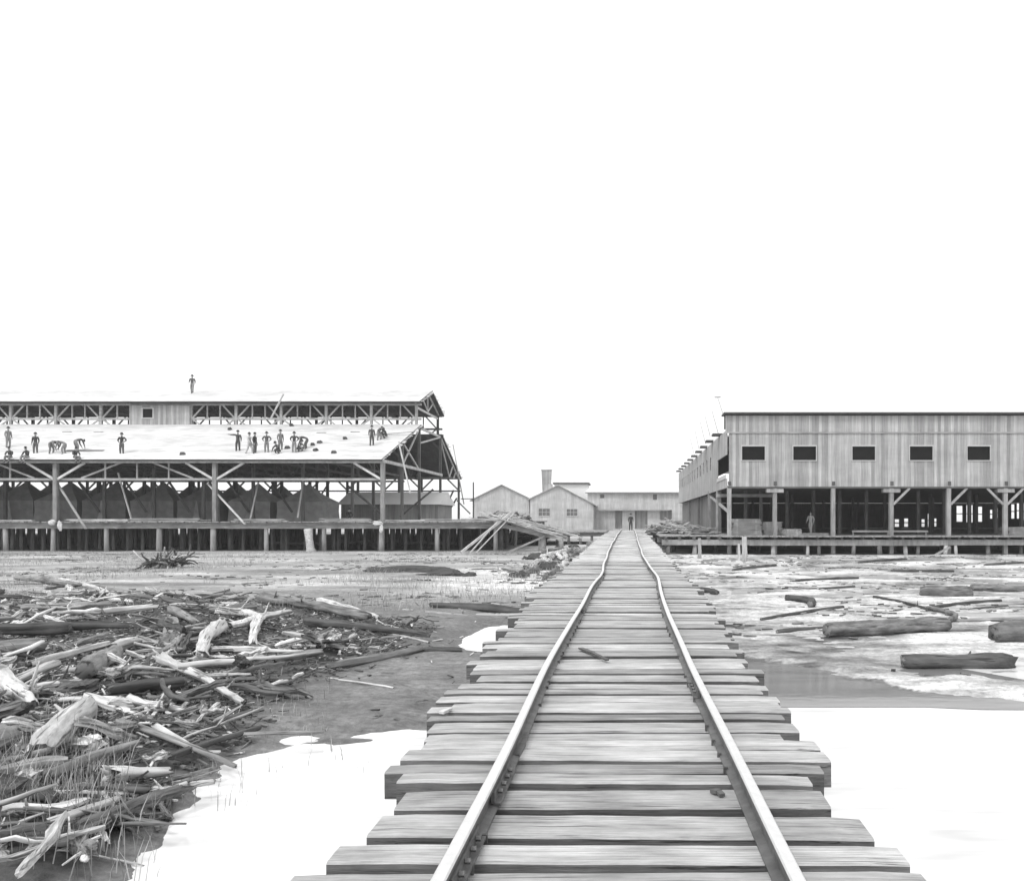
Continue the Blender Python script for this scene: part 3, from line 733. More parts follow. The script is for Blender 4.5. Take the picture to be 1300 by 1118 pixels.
for j, yy in enumerate((62, 70, 80, 92)):
    for i, px in enumerate((926, 984, 1058, 1132, 1205, 1277, 1350)):
        for q in ((0,) if j else (0, .5)):
            x = wx(px)+q*4.1; mb = MB(); mb.box(x-.12, x+.12, yy-.12, yy+.12, 1.3, 4.7)
            mb.build('inner_post', 'dark_post', RB)
# side bay
mb = MB(); mb.beam((7.2, 69.3, 4.55), (7.2, 56.4, 3.0), .14, .18); mb.build('brace', 'beam', RB)
mb = MB(); mb.box(6.95, 11.5, 61.8, 62.0, 4.2, 4.45); mb.build('cross_beam', 'beam', RB)
for yy in (62.2, 68.5): mb = MB(); mb.box(6.98, 7.22, yy-.12, yy+.12, 1.3, 4.9); mb.build('post', 'post', RB)
# back wall with openings to the light
BY = 108.0
def bx(px): return (px-797)*.108
def bz(py): return ZC+(660-py)*.108
hl = []
for (a, b, c, d) in ((1136, 1141.5, 659, 672), (1148, 1153, 658, 672), (1170, 1174, 659, 670), (1178, 1181, 652, 670), (1186, 1189, 658, 668), (1214.5, 1222, 642, 662), (1227, 1235, 641, 663), (1240, 1247, 643, 662), (1257, 1260, 647, 658), (1264, 1267, 645, 657), (1284, 1288, 640, 658), (1291, 1297, 638, 658), (1300, 1307, 638, 660), (1318, 1326, 638, 660)):
    hl.append((bx(a), bx(b), max(1.5, bz(d)), bz(c)))
mb = MB(); wall_with_holes(mb, SX+.6, XE, 1.3, 4.7, BY, .1, hl)
for (a, b, c, d) in hl: mb.box(a, b, BY+.02, BY+.08, (c+d)/2-.06, (c+d)/2+.06)
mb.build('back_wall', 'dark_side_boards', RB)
mb = MB(); mb.box(XE-.1, XE, F+.1, 108, 1.3, 8.8); mb.build('end_wall', 'side_boards', RB)
# thin poles standing on the eaves
for k, (p, q) in enumerate((((918, 527, 56.5), (911, 504, 56.5)), ((912, 552, 60.5), (904, 522, 60.5)), ((901, 553, 65), (895, 528, 65)), ((895, 562, 70), (889, 536, 70)), ((887, 570, 76), (882, 545, 76)), ((881, 577, 82), (876, 556, 82)))):
    mb = MB(); a, b = P(*p), P(*q); a.z -= .1; a.x += .05
    mb.tube([a, b], [.028, .02], 6)
    if k == 0: mb.beam(b+Vector((-.22, 0, 0)), b+Vector((.22, 0, 0)), .07, .09)
    o = mb.build('thin_pole', 'beam', None, False, a)
    tag(o, ['thin pole with a crossbar on top at the mill building front corner', 'longest thin pole slanting up from the first eave bracket of the mill building',
            'thin pole slanting up above second eave bracket of the mill building', 'thin pole slanting up above third eave bracket of the mill building',
            'short thin pole above the fourth eave bracket of the mill building', 'shortest and farthest thin pole on the mill building eaves'][k], 'pole', 'thin poles standing along the mill eaves')
# ------------------------------------------------------------------ right dock
RD = empty('mill_dock', (30, 56, 0), 'low timber dock on short piles under and in front of the mill building', 'dock')
DR = 1.28
mb = MB(); x = 2.3; rr = random.Random(31)
while x < XE:
    w_ = rr.uniform(.26, .34); mb.box(x, x+w_-.012, 55.2+rr.uniform(-.25, .1)+(0 if x > 6.5 else 1.2), 109.5, DR-.07, DR+rr.uniform(0, .02)); x += w_
mb.build('deck', 'deck_plank', RD)
mb = MB(); x = 2.6
while x < XE: mb.box(x, x+.16, 55.4, 109, DR-.26, DR-.075); x += rr.uniform(.7, 1.2)
mb.build('joists', 'dark_beam', RD)
for yy in (55.62, 64, 76, 90, 104):
    mb = MB(); x = 2.4
    while x < XE: L = rr.uniform(6, 9); mb.box(x, x+L-.02, yy-.13+rr.uniform(-.03, .03), yy+.12, .62+rr.uniform(-.03, .03), DR-.265); x += L
    mb.build('stringer', 'post', RD)
x = 2.8; k = 0
while x < 38:
    r = rr.uniform(.11, .17); y_ = 55.6+rr.uniform(-.1, .5)
    mb = MB(); mb.tube([(x, y_, -.25), (x+rr.uniform(-.08, .08), y_, .62)], [r*1.1, r], 8); mb.build('pile', 'pale_pile' if rr.random() > .55 else 'pile', RD, True)
    x += rr.choice((.8, 1.3, 1.9, 2.4)); k += 1
for yy in (60, 66, 74, 84):
    for i in range(11):
        x = 3.5+i*3.4+rr.uniform(-.5, .5); mb = MB(); mb.tube([(x, yy, -.2), (x, yy, 1.0)], [.17, .15], 7); mb.build('pile', 'pile', RD, True)
mb = MB(); mb.beam(P(1184, 706, 55.2), P(1206, 694, 55.2), .12, .14); mb.build('brace', 'beam', RD)
mb = MB(); mb.box(2.5, XE, 56.4, 56.5, .0, .02); 
# free-standing bright posts in front of the dock
for px, dd, top, r, lb in ((888, 50, 683, .12, 'short pale post standing in the mud left of the mill dock'), (945, 47, 681, .17, 'tall thick pale mooring post before the mill dock'), (938, 49, 690, .08, 'thin pale post just left of the thick mooring post')):
    c = P(px, top, dd); mb = MB(); mb.tube([(c.x, dd, -.3), (c.x+.03, dd, .4), (c.x, dd, c.z)], [r*1.15, r, r*.9], 9, jit=.1)
    tag(mb.build('mooring_post', 'pale_pile', None, True, (c.x, dd, 0)), lb, 'post')
# lumber stacks in the open storey
def stack(px0, px1, py0, py1, dd, dep, label, name='lumber_stack'):
    a, b = P(px0, py1, dd), P(px1, py0, dd); z0 = DR+.03; mb = MB(); z = z0; rr = random.Random(px0)
    while z < b.z-.02:
        y_ = dd
        while y_ < dd+dep: mb.box(a.x+rr.uniform(-.12, .12), b.x+rr.uniform(-.12, .12), y_, y_+.24, z, z+.05); y_ += .26
        z += .075
    mb.box(a.x+.3, a.x+.4, dd+.02, dd+dep-.05, z0-.02, z-.03, 0); mb.box(b.x-.4, b.x-.3, dd+.02, dd+dep-.05, z0-.02, z-.03, 0)
    tag(mb.build(name, 'lumber', None, False, ((a.x+b.x)/2, dd, z0)), label, 'lumber')
stack(930, 966, 659, 681, 58, 2.0, 'tallest lumber stack inside the mill corner by the left post')
stack(968, 993, 662, 681, 58.5, 1.5, 'short-boarded lumber stack beside the second mill post')
stack(994, 1018, 671, 681, 57.2, 1.2, 'low lumber stack on the mill dock right of the second post')
stack(1020, 1052, 676, 681, 57.6, 1.2, 'thin layer of boards on the mill dock before the white-clad worker')
stack(1281, 1330, 669, 681, 57.2, 1.5, 'bright lumber stack at the right edge behind the last mill post')
mb = MB(); mb.box(wx(1092), wx(1192), 58, 58.08, wz(676), wz(673.5))
for px in (1094, 1140, 1190): mb.box(wx(px)-.05, wx(px)+.05, 58.1, 58.2, DR+.025, wz(673.6))
tag(mb.build('hand_rail', 'beam', None, False, (wx(1140), 58, DR)), 'low timber rail running between the mill posts', 'railing')
# scrap heaps where the track meets the docks
def heap(c, rx, ry, h, n, label, mat='lumber', seed=0, L=(.6, 2.2), name='scrap_heap', cat='scrap heap', base='clod', th=(.03, .1)):
    rr = random.Random(seed); E = empty(name, c, label, cat); mb = MB()
    for i in range(n):
        a = rr.uniform(0, 6.28); q = math.sqrt(rr.random()); x, y_ = q*rx*math.cos(a), q*ry*math.sin(a)
        z = h*(1-q*q)*rr.uniform(.5, 1.05)+.05; l = rr.uniform(*L)/2; az = rr.gauss(0, .8); el = rr.gauss(0, .22)
        dv_ = Vector((math.cos(az)*math.cos(el), math.sin(az)*math.cos(el), math.sin(el)))*l
        cc = Vector(c)+Vector((x, y_, z)); mb.beam(cc-dv_, cc+dv_, rr.uniform(.08, .24), rr.uniform(*th))
    mb.build('timber_scraps', mat, E)
    bm = bmesh.new(); bmesh.ops.create_icosphere(bm, subdivisions=4, radius=1)
    for v in bm.verts:
        f = 1+.3*mnoise.fractal(v.co*2+Vector((seed, 0, 0)), .9, 2, 4); v.co = Vector((v.co.x*rx*f, v.co.y*ry*f, v.co.z*h*.75*f))
    me = bpy.data.meshes.new('rubbish_mound'); bm.to_mesh(me); bm.free(); me.materials.append(MATS[base])
    o = bpy.data.objects.new('rubbish_mound', me); COL.objects.link(o); o.parent = E
    return E
heap((3.6, 66, DR), 1.6, 3, .7, 60, 'heap of scrap lumber on the mill dock right beside the track end', seed=1)
heap((5.6, 62, DR), 1.2, 2.5, .55, 45, 'low heap of offcuts at the mill dock corner under the side bay', seed=2)
heap((4.6, 82, DR), 2.6, 4, 1.1, 70, 'largest scrap lumber heap farther back between track and mill wall', seed=3)
heap((-10.4, 66, DZ), 2.2, 3, .75, 70, 'scrap lumber heaped on the dock end above the plank ramp', seed=4)
heap((-8.6, 74, 1.2), 2.2, 3, .9, 50, 'dark scrap heap behind the plank ramp', seed=5)
# cross dock before the far mills
CD = empty('cross_dock', (-6, 80, 0), 'low cross dock spanning between the ramp and the track end', 'dock')
mb = MB(); mb.box(-10.5, -2.1, 76, 88, 1.18, 1.3); mb.build('deck', 'deck_plank', CD)
mb = MB(); mb.box(-10.5, -2.1, 76.1, 76.35, .85, 1.175); mb.build('girder', 'dark_beam', CD)
for i in range(8):
    x = -10.2+i*1.12; mb = MB(); mb.tube([(x, 76.25, -.3), (x, 76.25, .85)], [.14, .13], 8); mb.build('pile', 'pile', CD, True)
# ------------------------------------------------------------------ far mills
def far_gable(px0, px1, pxa, ya, yl, yr, d, depth, label, wins=()):
    E = empty('mill_shed', P((px0+px1)/2, 668, d), label, 'building'); E.location.z = .8
    a, b, c = P(px0, yl, d), P(px1, yr, d), P(pxa, ya, d); z0 = .6; mb = MB()
    mb.add([(a.x, d, z0), (b.x, d, z0), b, c, a, (a.x, d+depth, z0), (b.x, d+depth, z0), b+Vector((0, depth, 0)), c+Vector((0, depth, 0)), a+Vector((0, depth, 0))],
           [(0, 1, 2, 3, 4), (5, 6, 7, 8, 9), (0, 4, 9, 5), (1, 2, 7, 6)])
    mb.build('wall', 'far_boards', E)
    mb = MB(); t = .16; o_ = .35
    for (u, v) in ((c, a), (c, b)):
        dr = (v-u).normalized(); v2 = v+dr*.5; up = Vector((0, 0, t))
        q = [u+Vector((0, -o_, .02)), v2+Vector((0, -o_, .02)), v2+Vector((0, depth, .02)), u+Vector((0, depth, .02))]
        mb.add(q+[w_+up for w_ in q], [(0, 1, 2, 3), (4, 5, 6, 7), (0, 1, 5, 4), (1, 2, 6, 5), (2, 3, 7, 6), (3, 0, 4, 7)]); mb.m[-6] = 1; mb.m[-4] = 1
    mb.build('roof', ['roof_far', 'beam'], E)
    for (x0, x1, y0, y1) in wins:
        p, q = P(x0, y1, d), P(x1, y0, d); f = MB(); t = .12
        f.box(p.x-t, q.x+t, d-.1, d-.01, q.z, q.z+t); f.box(p.x-t, q.x+t, d-.1, d-.01, p.z-t, p.z); f.box(p.x-t, p.x, d-.097, d-.012, p.z+.002, q.z-.002); f.box(q.x, q.x+t, d-.097, d-.012, p.z+.002, q.z-.002)
        n = 3
        for i in range(1, n): xx = lerp(p.x, q.x, i/n); f.box(xx-.03, xx+.03, d-.09, d-.045, p.z+.003, q.z-.003)
        f.box(p.x+.002, q.x-.002, d-.088, d-.047, (p.z+q.z)/2-.03, (p.z+q.z)/2+.03)
        w_ = f.build('window', 'far_boards', E)
        g_ = MB(); g_.box(p.x+.001, q.x-.001, d-.04, d-.006, p.z+.001, q.z-.001); g_.build('pane', 'iron', w_)
    return E
far_gable(600, 672, 637, 616, 634.5, 633, 132, 28, 'far gabled mill shed without windows, left of the two twin gables')
far_gable(673, 753, 708.5, 616.5, 633.5, 640, 130, 26, 'far gabled mill shed with two small windows, right of the twin gables', ((684, 698, 645.5, 654.5), (719.5, 733, 646, 654.5)))
LB = empty('long_mill', (1, 136, .8), 'long low board mill with pale roof closing the view behind the track', 'building')
a, b = P(746, 626, 136), P(863, 626, 136)
mb = MB(); hs = [(P(781, 0, 136).x, P(790, 0, 136).x, .9, P(0, 648, 136).z), (P(806, 0, 136).x, P(822, 0, 136).x, .9, P(0, 648, 136).z), (P(838, 0, 136).x, P(853, 0, 136).x, P(0, 660, 136).z, P(0, 647, 136).z)]
wall_with_holes(mb, a.x, b.x+1.5, .6, a.z, 136, .2, hs); mb.build('wall', 'far_boards', LB)
mb = MB(); mb.box(a.x+.1, b.x+1.3, 136.7, 136.9, .6, a.z-.2); mb.build('inner_wall', 'mid_boards', LB)
slab('roof', 135.4, a.z, 152, a.z+1.6, a.x-.4, b.x+2, .18, 'roof_far', 'dark_beam', LB)
for (x0, x1, y0, y1) in ((762, 767, 627.5, 632), (829, 834, 627.5, 634)):
    p, q = P(x0, y1, 136), P(x1, y0, 136); g_ = MB(); g_.box(p.x, q.x, 135.93, 135.995, p.z, q.z); g_.build('vent', 'dark_beam', LB)
mb = MB(); mb.box(P(758, 0, 136).x, P(850, 0, 136).x, 135.0, 135.9, P(0, 648, 136).z, P(0, 646.6, 136).z); mb.build('canopy', 'beam', LB)
BS = empty('sawdust_stack', P(693, 620, 150), 'square wooden chimney tower flaring at the top above the far gables', 'tower')
p = P(689, 618, 150); q = P(698, 618, 150); t0, t1 = P(687.5, 597, 150), P(699.5, 597, 150); mb = MB()
mb.add([(p.x, 150, p.z-2), (q.x, 150, p.z-2), (q.x, 151.4, p.z-2), (p.x, 151.4, p.z-2), (t0.x, 149.8, t0.z), (t1.x, 149.8, t0.z), (t1.x, 151.6, t0.z), (t0.x, 151.6, t0.z)], [(3, 2, 1, 0), (4, 5, 6, 7), (0, 1, 5, 4), (1, 2, 6, 5), (2, 3, 7, 6), (3, 0, 4, 7)])
mb.build('shaft', 'mid_boards', BS)
mb = MB(); mb.box(t0.x-.1, t1.x+.1, 149.7, 151.7, t0.z+.003, t0.z+.2); mb.build('rim', 'beam', BS)
mb = MB(); p, q = P(690, 617, 149), P(700, 614, 149); mb.box(p.x, q.x, 149, 151.5, p.z-3, q.z); mb.build('footing', 'mid_boards', BS)
RM = empty('ridge_house', P(725, 620, 158), 'low dark-eaved roof house peeping over the right far gable', 'building')
p, q = P(704, 622, 158), P(746, 614.5, 158); mb = MB(); mb.box(p.x, q.x, 158, 164, p.z-4, q.z-.02); mb.build('wall', 'roof_far', RM)
mb = MB(); mb.box(p.x-.3, q.x+.3, 157.5, 164.5, q.z, q.z+.35); mb.build('roof', 'dark_beam', RM)
# ------------------------------------------------------------------ logs and driftwood
def make_log(p, q, r0, r1, name, label, cat, mat='log', endm='log_end', bend=.04, jit=.12, n=12, seed=0, group=None, branches=0, root=0, rough=.3):
    p, q = Vector(p), Vector(q); L = (q-p).length; rr = random.Random(seed); k = max(5, int(L/.22)+2); mb = MB()
    pts, rs = [], []
    for i in range(k):
        t = i/(k-1); pts.append((L*t, bend*L*math.sin(t*math.pi*(1+rr.random()*.1))+.3*r0*mnoise.noise(Vector((t*3, seed, 0))), .25*r0*mnoise.noise(Vector((t*3, seed, 5)))))
        rs.append(lerp(r0, r1, t)*(1+.12*mnoise.noise(Vector((t*L*2.5, seed*1.3, 2)))))
    if root: rs[0] *= 1.8; rs[1] *= 1.3
    mb.tube(pts, rs, n+4, 0, 1, jit, seed=seed*1.37, rough=rough)
    for b in range(branches):
        t = rr.uniform(.15, .9); c = Vector(pts[int(t*(k-1))]); a = rr.uniform(0, 6.28); d = Vector((rr.uniform(.3, 1.0), math.cos(a), abs(math.sin(a))*.55)).normalized(); l = rr.uniform(.15, .5)*min(1, L*.5)
        rb = lerp(r0, r1, t)*.32; mb.tube([c, c+d*l*.5, c+d*l+Vector((0, 0, .03))], [rb, rb*.75, rb*.35], 6, 0)
    if root:
        for b in range(7):
            a = 6.28*b/7+rr.uniform(-.3, .3); d = Vector((-rr.uniform(.3, .9), math.cos(a), math.sin(a))).normalized(); l = r0*rr.uniform(1.5, 3.2)
            mb.tube([Vector(pts[0]), d*l*.5, d*l+Vector((0, rr.uniform(-.05, .05), rr.uniform(-.05, .05)))], [r0*.6, r0*.35, r0*.1], 6, 0)
    o = mb.build(name, [mat, endm], None, True); o.location = p; o.rotation_euler = (q-p).to_track_quat('X', 'Z').to_euler()
    return tag(o, label, cat, group)
def glog(a, b, dia, name, label, cat='log', lift=.5, dia2=None, up_=0, **kw):
    """log between two spots read at its axis; dia = apparent thickness"""
    out = []
    for (px, py) in (a, b):
        d = 2400.0/(py+dia*.5*lift*2-660); x = (px-797)*d/1000; out.append((x, d))
    r0 = dia*out[0][1]/2000; r1 = (dia2 or dia)*out[1][1]/2000
    z = [gz(x, d)+up_+r*.8 for (x, d), r in zip(out, (r0, r1))]
    return make_log((out[0][0], out[0][1], z[0]), (out[1][0], out[1][1], z[1]), r0, r1, name, label, cat, **kw)
# right-hand flats
glog((1050, 796), (1203, 788), 20, 'beached_log', 'thick sawn log lying on the wet mud right of the track, middle of the flats', mat='bark_log', rough=.12, seed=1, bend=.01, n=18)
glog((1146, 833), (1286, 832), 20, 'broken_log', 'dark broken log with a notched left end, nearest the pool on the right', mat='dark_log', rough=.35, seed=2, bend=-.02, branches=2, n=18)
glog((1263, 798), (1400, 798), 27, 'beached_log', 'thickest log end cut off by the right edge of the view', mat='bark_log', seed=3, bend=0, n=18)
glog((1169, 746), (1234, 748), 14, 'beached_log', 'short stout log farther back on the right flats', mat='bark_log', seed=4, bend=0, n=14)
glog((1234, 744), (1345, 744), 9, 'beached_log', 'long slim log running off right behind the short stout log', mat='bark_log', seed=5, bend=.01)
glog((966, 783), (1070, 769), 4, 'drift_pole', 'thin dark pole slanting over the wet mud toward the sawn log', 'pole', mat='dark_log', seed=6, bend=.03)
glog((1109, 755), (1180, 771), 4, 'drift_branch', 'crooked thin branch behind the thick sawn log', 'branch', mat='dark_log', seed=7, bend=.05, branches=2)
glog((1178, 769), (1209, 787), 6, 'drift_branch', 'short pale curved branch behind right end of the sawn log', 'branch', mat='log', seed=8, bend=.12)
glog((1208, 785), (1330, 780), 4, 'drift_pole', 'long pale thin pole running right from the curved branch', 'pole', mat='log', seed=9, bend=.01)
glog((986, 797), (1047, 794), 6, 'drift_branch', 'stubby stick pointing at the left end of the sawn log', 'branch', mat='dark_log', seed=10, dia2=3)
glog((1131, 723), (1211, 723), 3, 'drift_pole', 'thin dark pole lying flat before the mill dock', 'pole', mat='dark_log', seed=11, bend=0)
glog((876, 744), (911, 749), 7, 'waterlogged_board', 'short dark timber just right of the track ties', 'timber', mat='dark_log', seed=12, bend=0)
glog((998, 756), (1031, 766), 9, 'waterlogged_root', 'dark curved root half sunk in the pale mud', 'root', mat='dark_log', seed=13, bend=.15)
glog((905, 796), (940, 803), 5, 'drift_branch', 'little grey stick beside the ties on the right', 'branch', mat='log', seed=14)
for k, (a, b, t) in enumerate((((1180, 768), (1270, 760), 4), ((1230, 770), (1320, 765), 3), ((1010, 735), (1090, 731), 3), ((1090, 712), (1150, 708), 3), ((1250, 716), (1310, 712), 3), ((930, 722), (985, 716), 3), ((1040, 745), (1085, 742), 2.5))):
    glog(a, b, t, 'mud_stick', 'thin stick lying half sunk on the right-hand mud flats', 'stick', mat='dark_log', seed=30+k, group='thin sticks sunk in the right mud flats')
# left drift: the pieces one can point at
Lg = [
 ((60, 1012), (175, 960), 15, 9, 'log', 'driftwood_log', 'grey knotted log at the very bottom left among reeds', dict(branches=2)),
 ((-20, 1025), (70, 1040), 20, 17, 'dark_log', 'driftwood_log', 'dark log butt lowest in the bottom left corner', {}),
 ((150, 1030), (60, 1075), 12, 10, 'pale_log', 'driftwood_log', 'pale short log below the reeds in the bottom left corner', {}),
 ((20, 737), (165, 758), 6, 5, 'log', 'driftwood_pole', 'longest pale pole lying farthest back across the drift on the left', {}),
 ((76, 741), (150, 763), 6, 4, 'pale_log', 'driftwood_pole', 'bright pole end just below the long farthest pole', {}),
 ((-30, 816), (90, 810), 14, 14, 'dark_log', 'driftwood_log', 'thick dark log at the left edge in the middle of the drift', {}),
 ((88, 809), (166, 806), 12, 6, 'dark_log', 'driftwood_log', 'dark tapering log continuing right of the thick dark log', {}),
 ((-20, 838), (56, 829), 20, 18, 'log', 'driftwood_log', 'fat grey log at the left edge below the thick dark log', {}),
 ((38, 864), (138, 829), 9, 7, 'pale_log', 'driftwood_plank', 'long pale split slab pointing up right over the drift', dict(branches=2)),
 ((10, 884), (72, 866), 10, 12, 'pale_log', 'driftwood_plank', 'short pale slab at lower left below the split slab', {}),
 ((108, 871), (148, 838), 27, 19, 'log', 'cut_log', 'stout short log showing a dark sawn end to the viewer', dict(bend=.0, n=18, rough=.05)),
 ((142, 836), (176, 822), 14, 13, 'pale_log', 'driftwood_stump', 'pale chunk just above the stout sawn-ended log', {}),
 ((206, 812), (190, 852), 8, 5, 'log', 'driftwood_branch', 'curved grey branch standing upright-looking right of the sawn log', dict(bend=.1)),
 ((253, 851), (279, 806), 12, 17, 'pale_log', 'driftwood_stump', 'bright barkless chunk tilted upright in the drift centre', dict(root=1)),
 ((322, 829), (332, 797), 9, 10, 'pale_log', 'driftwood_root', 'white crooked root leg in the middle of the drift', {}),
 ((330, 797), (368, 784), 9, 5, 'pale_log', 'driftwood_root', 'white root arm bending right from the crooked leg', dict(branches=2)),
 ((270, 841), (386, 842), 6, 4, 'pale_log', 'driftwood_pole', 'straight pale stick level across the drift centre', {}),
 ((205, 856), (310, 908), 12, 7, 'pale_log', 'driftwood_log', 'pale knotted log slanting down right with a splintered head', dict(root=1, branches=2)),
 ((350, 853), (408, 843), 10, 8, 'log', 'driftwood_log', 'short grey log left of the long pole pointing at the bare mud', {}),
 ((418, 849), (536, 826), 12, 8, 'log', 'driftwood_log', 'smooth grey pole with bright top pointing right onto bare mud', dict(bend=-.02)),
 ((536, 829), (586, 826), 6, 5, 'dark_log', 'driftwood_branch', 'dark tip lying beyond the smooth grey pole on the mud', {}),
 ((388, 800), (545, 814), 10, 6, 'dark_log', 'driftwood_log', 'long dull log above the smooth grey pole', {}),
 ((328, 766), (470, 791), 12, 10, 'log', 'driftwood_log', 'long fallen trunk highest in the right part of the drift', dict(branches=3)),
 ((404, 764), (482, 786), 9, 4, 'pale_log', 'driftwood_log', 'pale splintered trunk lying on the long fallen trunk', {}),
 ((455, 808), (545, 819), 3, 3, 'pale_log', 'driftwood_stick', 'very thin pale stick before the long dull log', {}),
 ((548, 768), (684, 771), 9, 8, 'dark_log', 'driftwood_log', 'straight dark log lying left of the track on pale mud', dict(bend=0)),
 ((48, 985), (112, 915), 30, 24, 'pale_log', 'driftwood_log', 'massive pale weathered log in the lower left foreground', dict(branches=1, n=18)),
 ((-30, 962), (12, 950), 34, 30, 'log', 'driftwood_log', 'grey log butt cut off by the lower left edge', dict(n=18)),
 ((110, 900), (250, 958), 12, 8, 'pale_log', 'driftwood_plank', 'long pale timber slanting down right in the lower drift', {}),
 ((75, 902), (150, 905), 7, 6, 'pale_log', 'driftwood_plank', 'pale slab crossing the head of the massive foreground log', {}),
 ((140, 893), (235, 882), 16, 14, 'dark_log', 'driftwood_log', 'dark thick log right behind the long slanting timber', {}),
 ((0, 878), (44, 912), 24, 12, 'pale_log', 'driftwood_root', 'gnarled pale root mass at the left edge foreground', dict(root=1, branches=4)),
 ((150, 940), (300, 972), 9, 6, 'log', 'driftwood_log', 'grey log half in the water at the shore', {}),
 ((215, 968), (330, 930), 10, 6, 'dark_log', 'driftwood_log', 'dark log lying along the water edge', {}),
 ((310, 940), (410, 932), 5, 3, 'log', 'driftwood_branch', 'slim branch reaching over the water toward the track', dict(branches=2)),
 ((140, 1000), (215, 985), 16, 12, 'pale_log', 'driftwood_root', 'pale root stump standing in the shallow water', dict(root=1)),
 ((430, 866), (500, 878), 3, 2, 'pale_log', 'driftwood_stick', 'thin pale stick on bare mud below the smooth grey pole', {}),
 ((500, 872), (560, 886), 3, 2, 'log', 'driftwood_stick', 'lone grey stick farthest right on the bare mud', {}),
 ((20, 780), (120, 776), 7, 6, 'log', 'driftwood_log', 'grey log lying level in the rear left of drift', {}),
 ((130, 786), (200, 778), 9, 6, 'pale_log', 'driftwood_log', 'pale log lying level right of the rear grey log', {}),
 ((215, 786), (250, 800), 10, 9, 'log', 'driftwood_stump', 'short rounded chunk in the rear centre of the drift', {}),
 ((275, 790), (305, 805), 8, 9, 'pale_log', 'driftwood_root', 'bent pale root in the rear centre beside the rounded chunk', dict(bend=.25, branches=2)),
 ((180, 815), (262, 812), 6, 5, 'log', 'driftwood_log', 'slim log lying level above the bright barkless chunk', {}),
]
for k, (a, b, d0, d1, mt_, nm, lb, kw) in enumerate(Lg):
    cat = nm.split('_')[-1]; cat = {'pole': 'pole', 'log': 'log', 'slab': 'slab', 'stump': 'stump', 'branch': 'branch', 'root': 'root', 'stick': 'stick', 'plank': 'plank'}[cat]
    kw.setdefault('rough', .55); kw.setdefault('bend', .02); glog(a, b, d0, nm, lb, cat, dia2=d1, mat=mt_, seed=60+k, up_=.09 if a[0] < 400 else 0, **kw)
# smaller drift: sticks, chunks and split slabs, a few kinds of each copied over the drift
def proto_stick(k):
    rr = random.Random(100+k); mb = MB(); pts = []; rs = []; n = 8; bd = rr.uniform(-.05, .05); r = rr.uniform(.018, .04)
    for i in range(n):
        t = i/(n-1); pts.append((t-.5, bd*math.sin(t*3.1)+rr.uniform(-.022, .022), rr.uniform(-.015, .015))); rs.append(r*(1-.6*t)*rr.uniform(.7, 1.3))
    mb.tube(pts, rs, 8, jit=.2, rough=.5, seed=k*1.9)
    for b in range(k % 4):
        c = Vector(pts[rr.randint(1, 5)]); a = rr.uniform(0, 6.28); d = Vector((rr.uniform(.2, .9), math.cos(a), math.sin(a)*.6)).normalized()*rr.uniform(.12, .38)
        mb.tube([c, c+d*.5+Vector((0, .03, 0)), c+d], [r*.55, r*.4, r*.15], 5)
    return mb.build('driftwood_stick', 'twig', None, True)
def proto_chunk(k):
    rr = random.Random(200+k); mb = MB(); pts = []; rs = []; n = 9; r = rr.uniform(.06, .12); bd = rr.uniform(-.04, .04)
    for i in range(n):
        t = i/(n-1); pts.append((t-.5, bd*math.sin(t*3.1)+rr.uniform(-.02, .02), rr.uniform(-.02, .02))); rs.append(r*(1.15-.5*t)*rr.uniform(.75, 1.2))
    if k % 2: rs[-1] *= .35; rs[-2] *= .7
    if k % 3 == 0: rs[0] *= .4
    mb.tube(pts, rs, 16, 0, 0, jit=.22, seed=k*3.3, rough=.8)
    for b in range(k % 3):
        c = Vector(pts[rr.randint(1, 6)]); a = rr.uniform(0, 6.28); d = Vector((rr.uniform(.1, .7), math.cos(a), math.sin(a)*.5)).normalized()*rr.uniform(.15, .35)
        mb.tube([c, c+d*.6, c+d], [r*.6, r*.4, r*.12], 7, jit=.3)
    return mb.build('driftwood_chunk', 'chunk', None, False)
def proto_slab(k):
    rr = random.Random(300+k); mb = MB(); n = 10; vs = []; w_ = rr.uniform(.035, .085); t_ = rr.uniform(.012, .028)
    for i in range(n):
        x = i/(n-1)-.5; e = (.35 if i in (0, n-1) else 1)*rr.uniform(.8, 1.15); b2 = .04*math.sin(i*.9+k)
        vs += [(x, -w_*e+b2, -t_), (x, w_*e+b2, -t_), (x, w_*e*.9+b2, t_*rr.uniform(.5, 1.3)), (x, -w_*e*.9+b2, t_*rr.uniform(.5, 1.3))]
    fs = [(i*4+j, i*4+(j+1) % 4, i*4+4+(j+1) % 4, i*4+4+j) for i in range(n-1) for j in range(4)]+[(3, 2, 1, 0), ((n-1)*4, (n-1)*4+1, (n-1)*4+2, (n-1)*4+3)]
    mb.add(vs, fs); return mb.build('driftwood_plank', 'chunk', None, False)
rr = random.Random(77)
def near_seg(px, py, a, b, r):
    ex, ey = b[0]-a[0], b[1]-a[1]; t = max(0, min(1, ((px-a[0])*ex+(py-6-a[1])*ey)/(ex*ex+ey*ey)))
    return math.hypot(px-a[0]-t*ex, (py-6-a[1]-t*ey)*1.3) < r
KEEP = [(g_[0], g_[1], max(g_[2], g_[3])*.45) for g_ in Lg if max(g_[2], g_[3]) > 8.5]
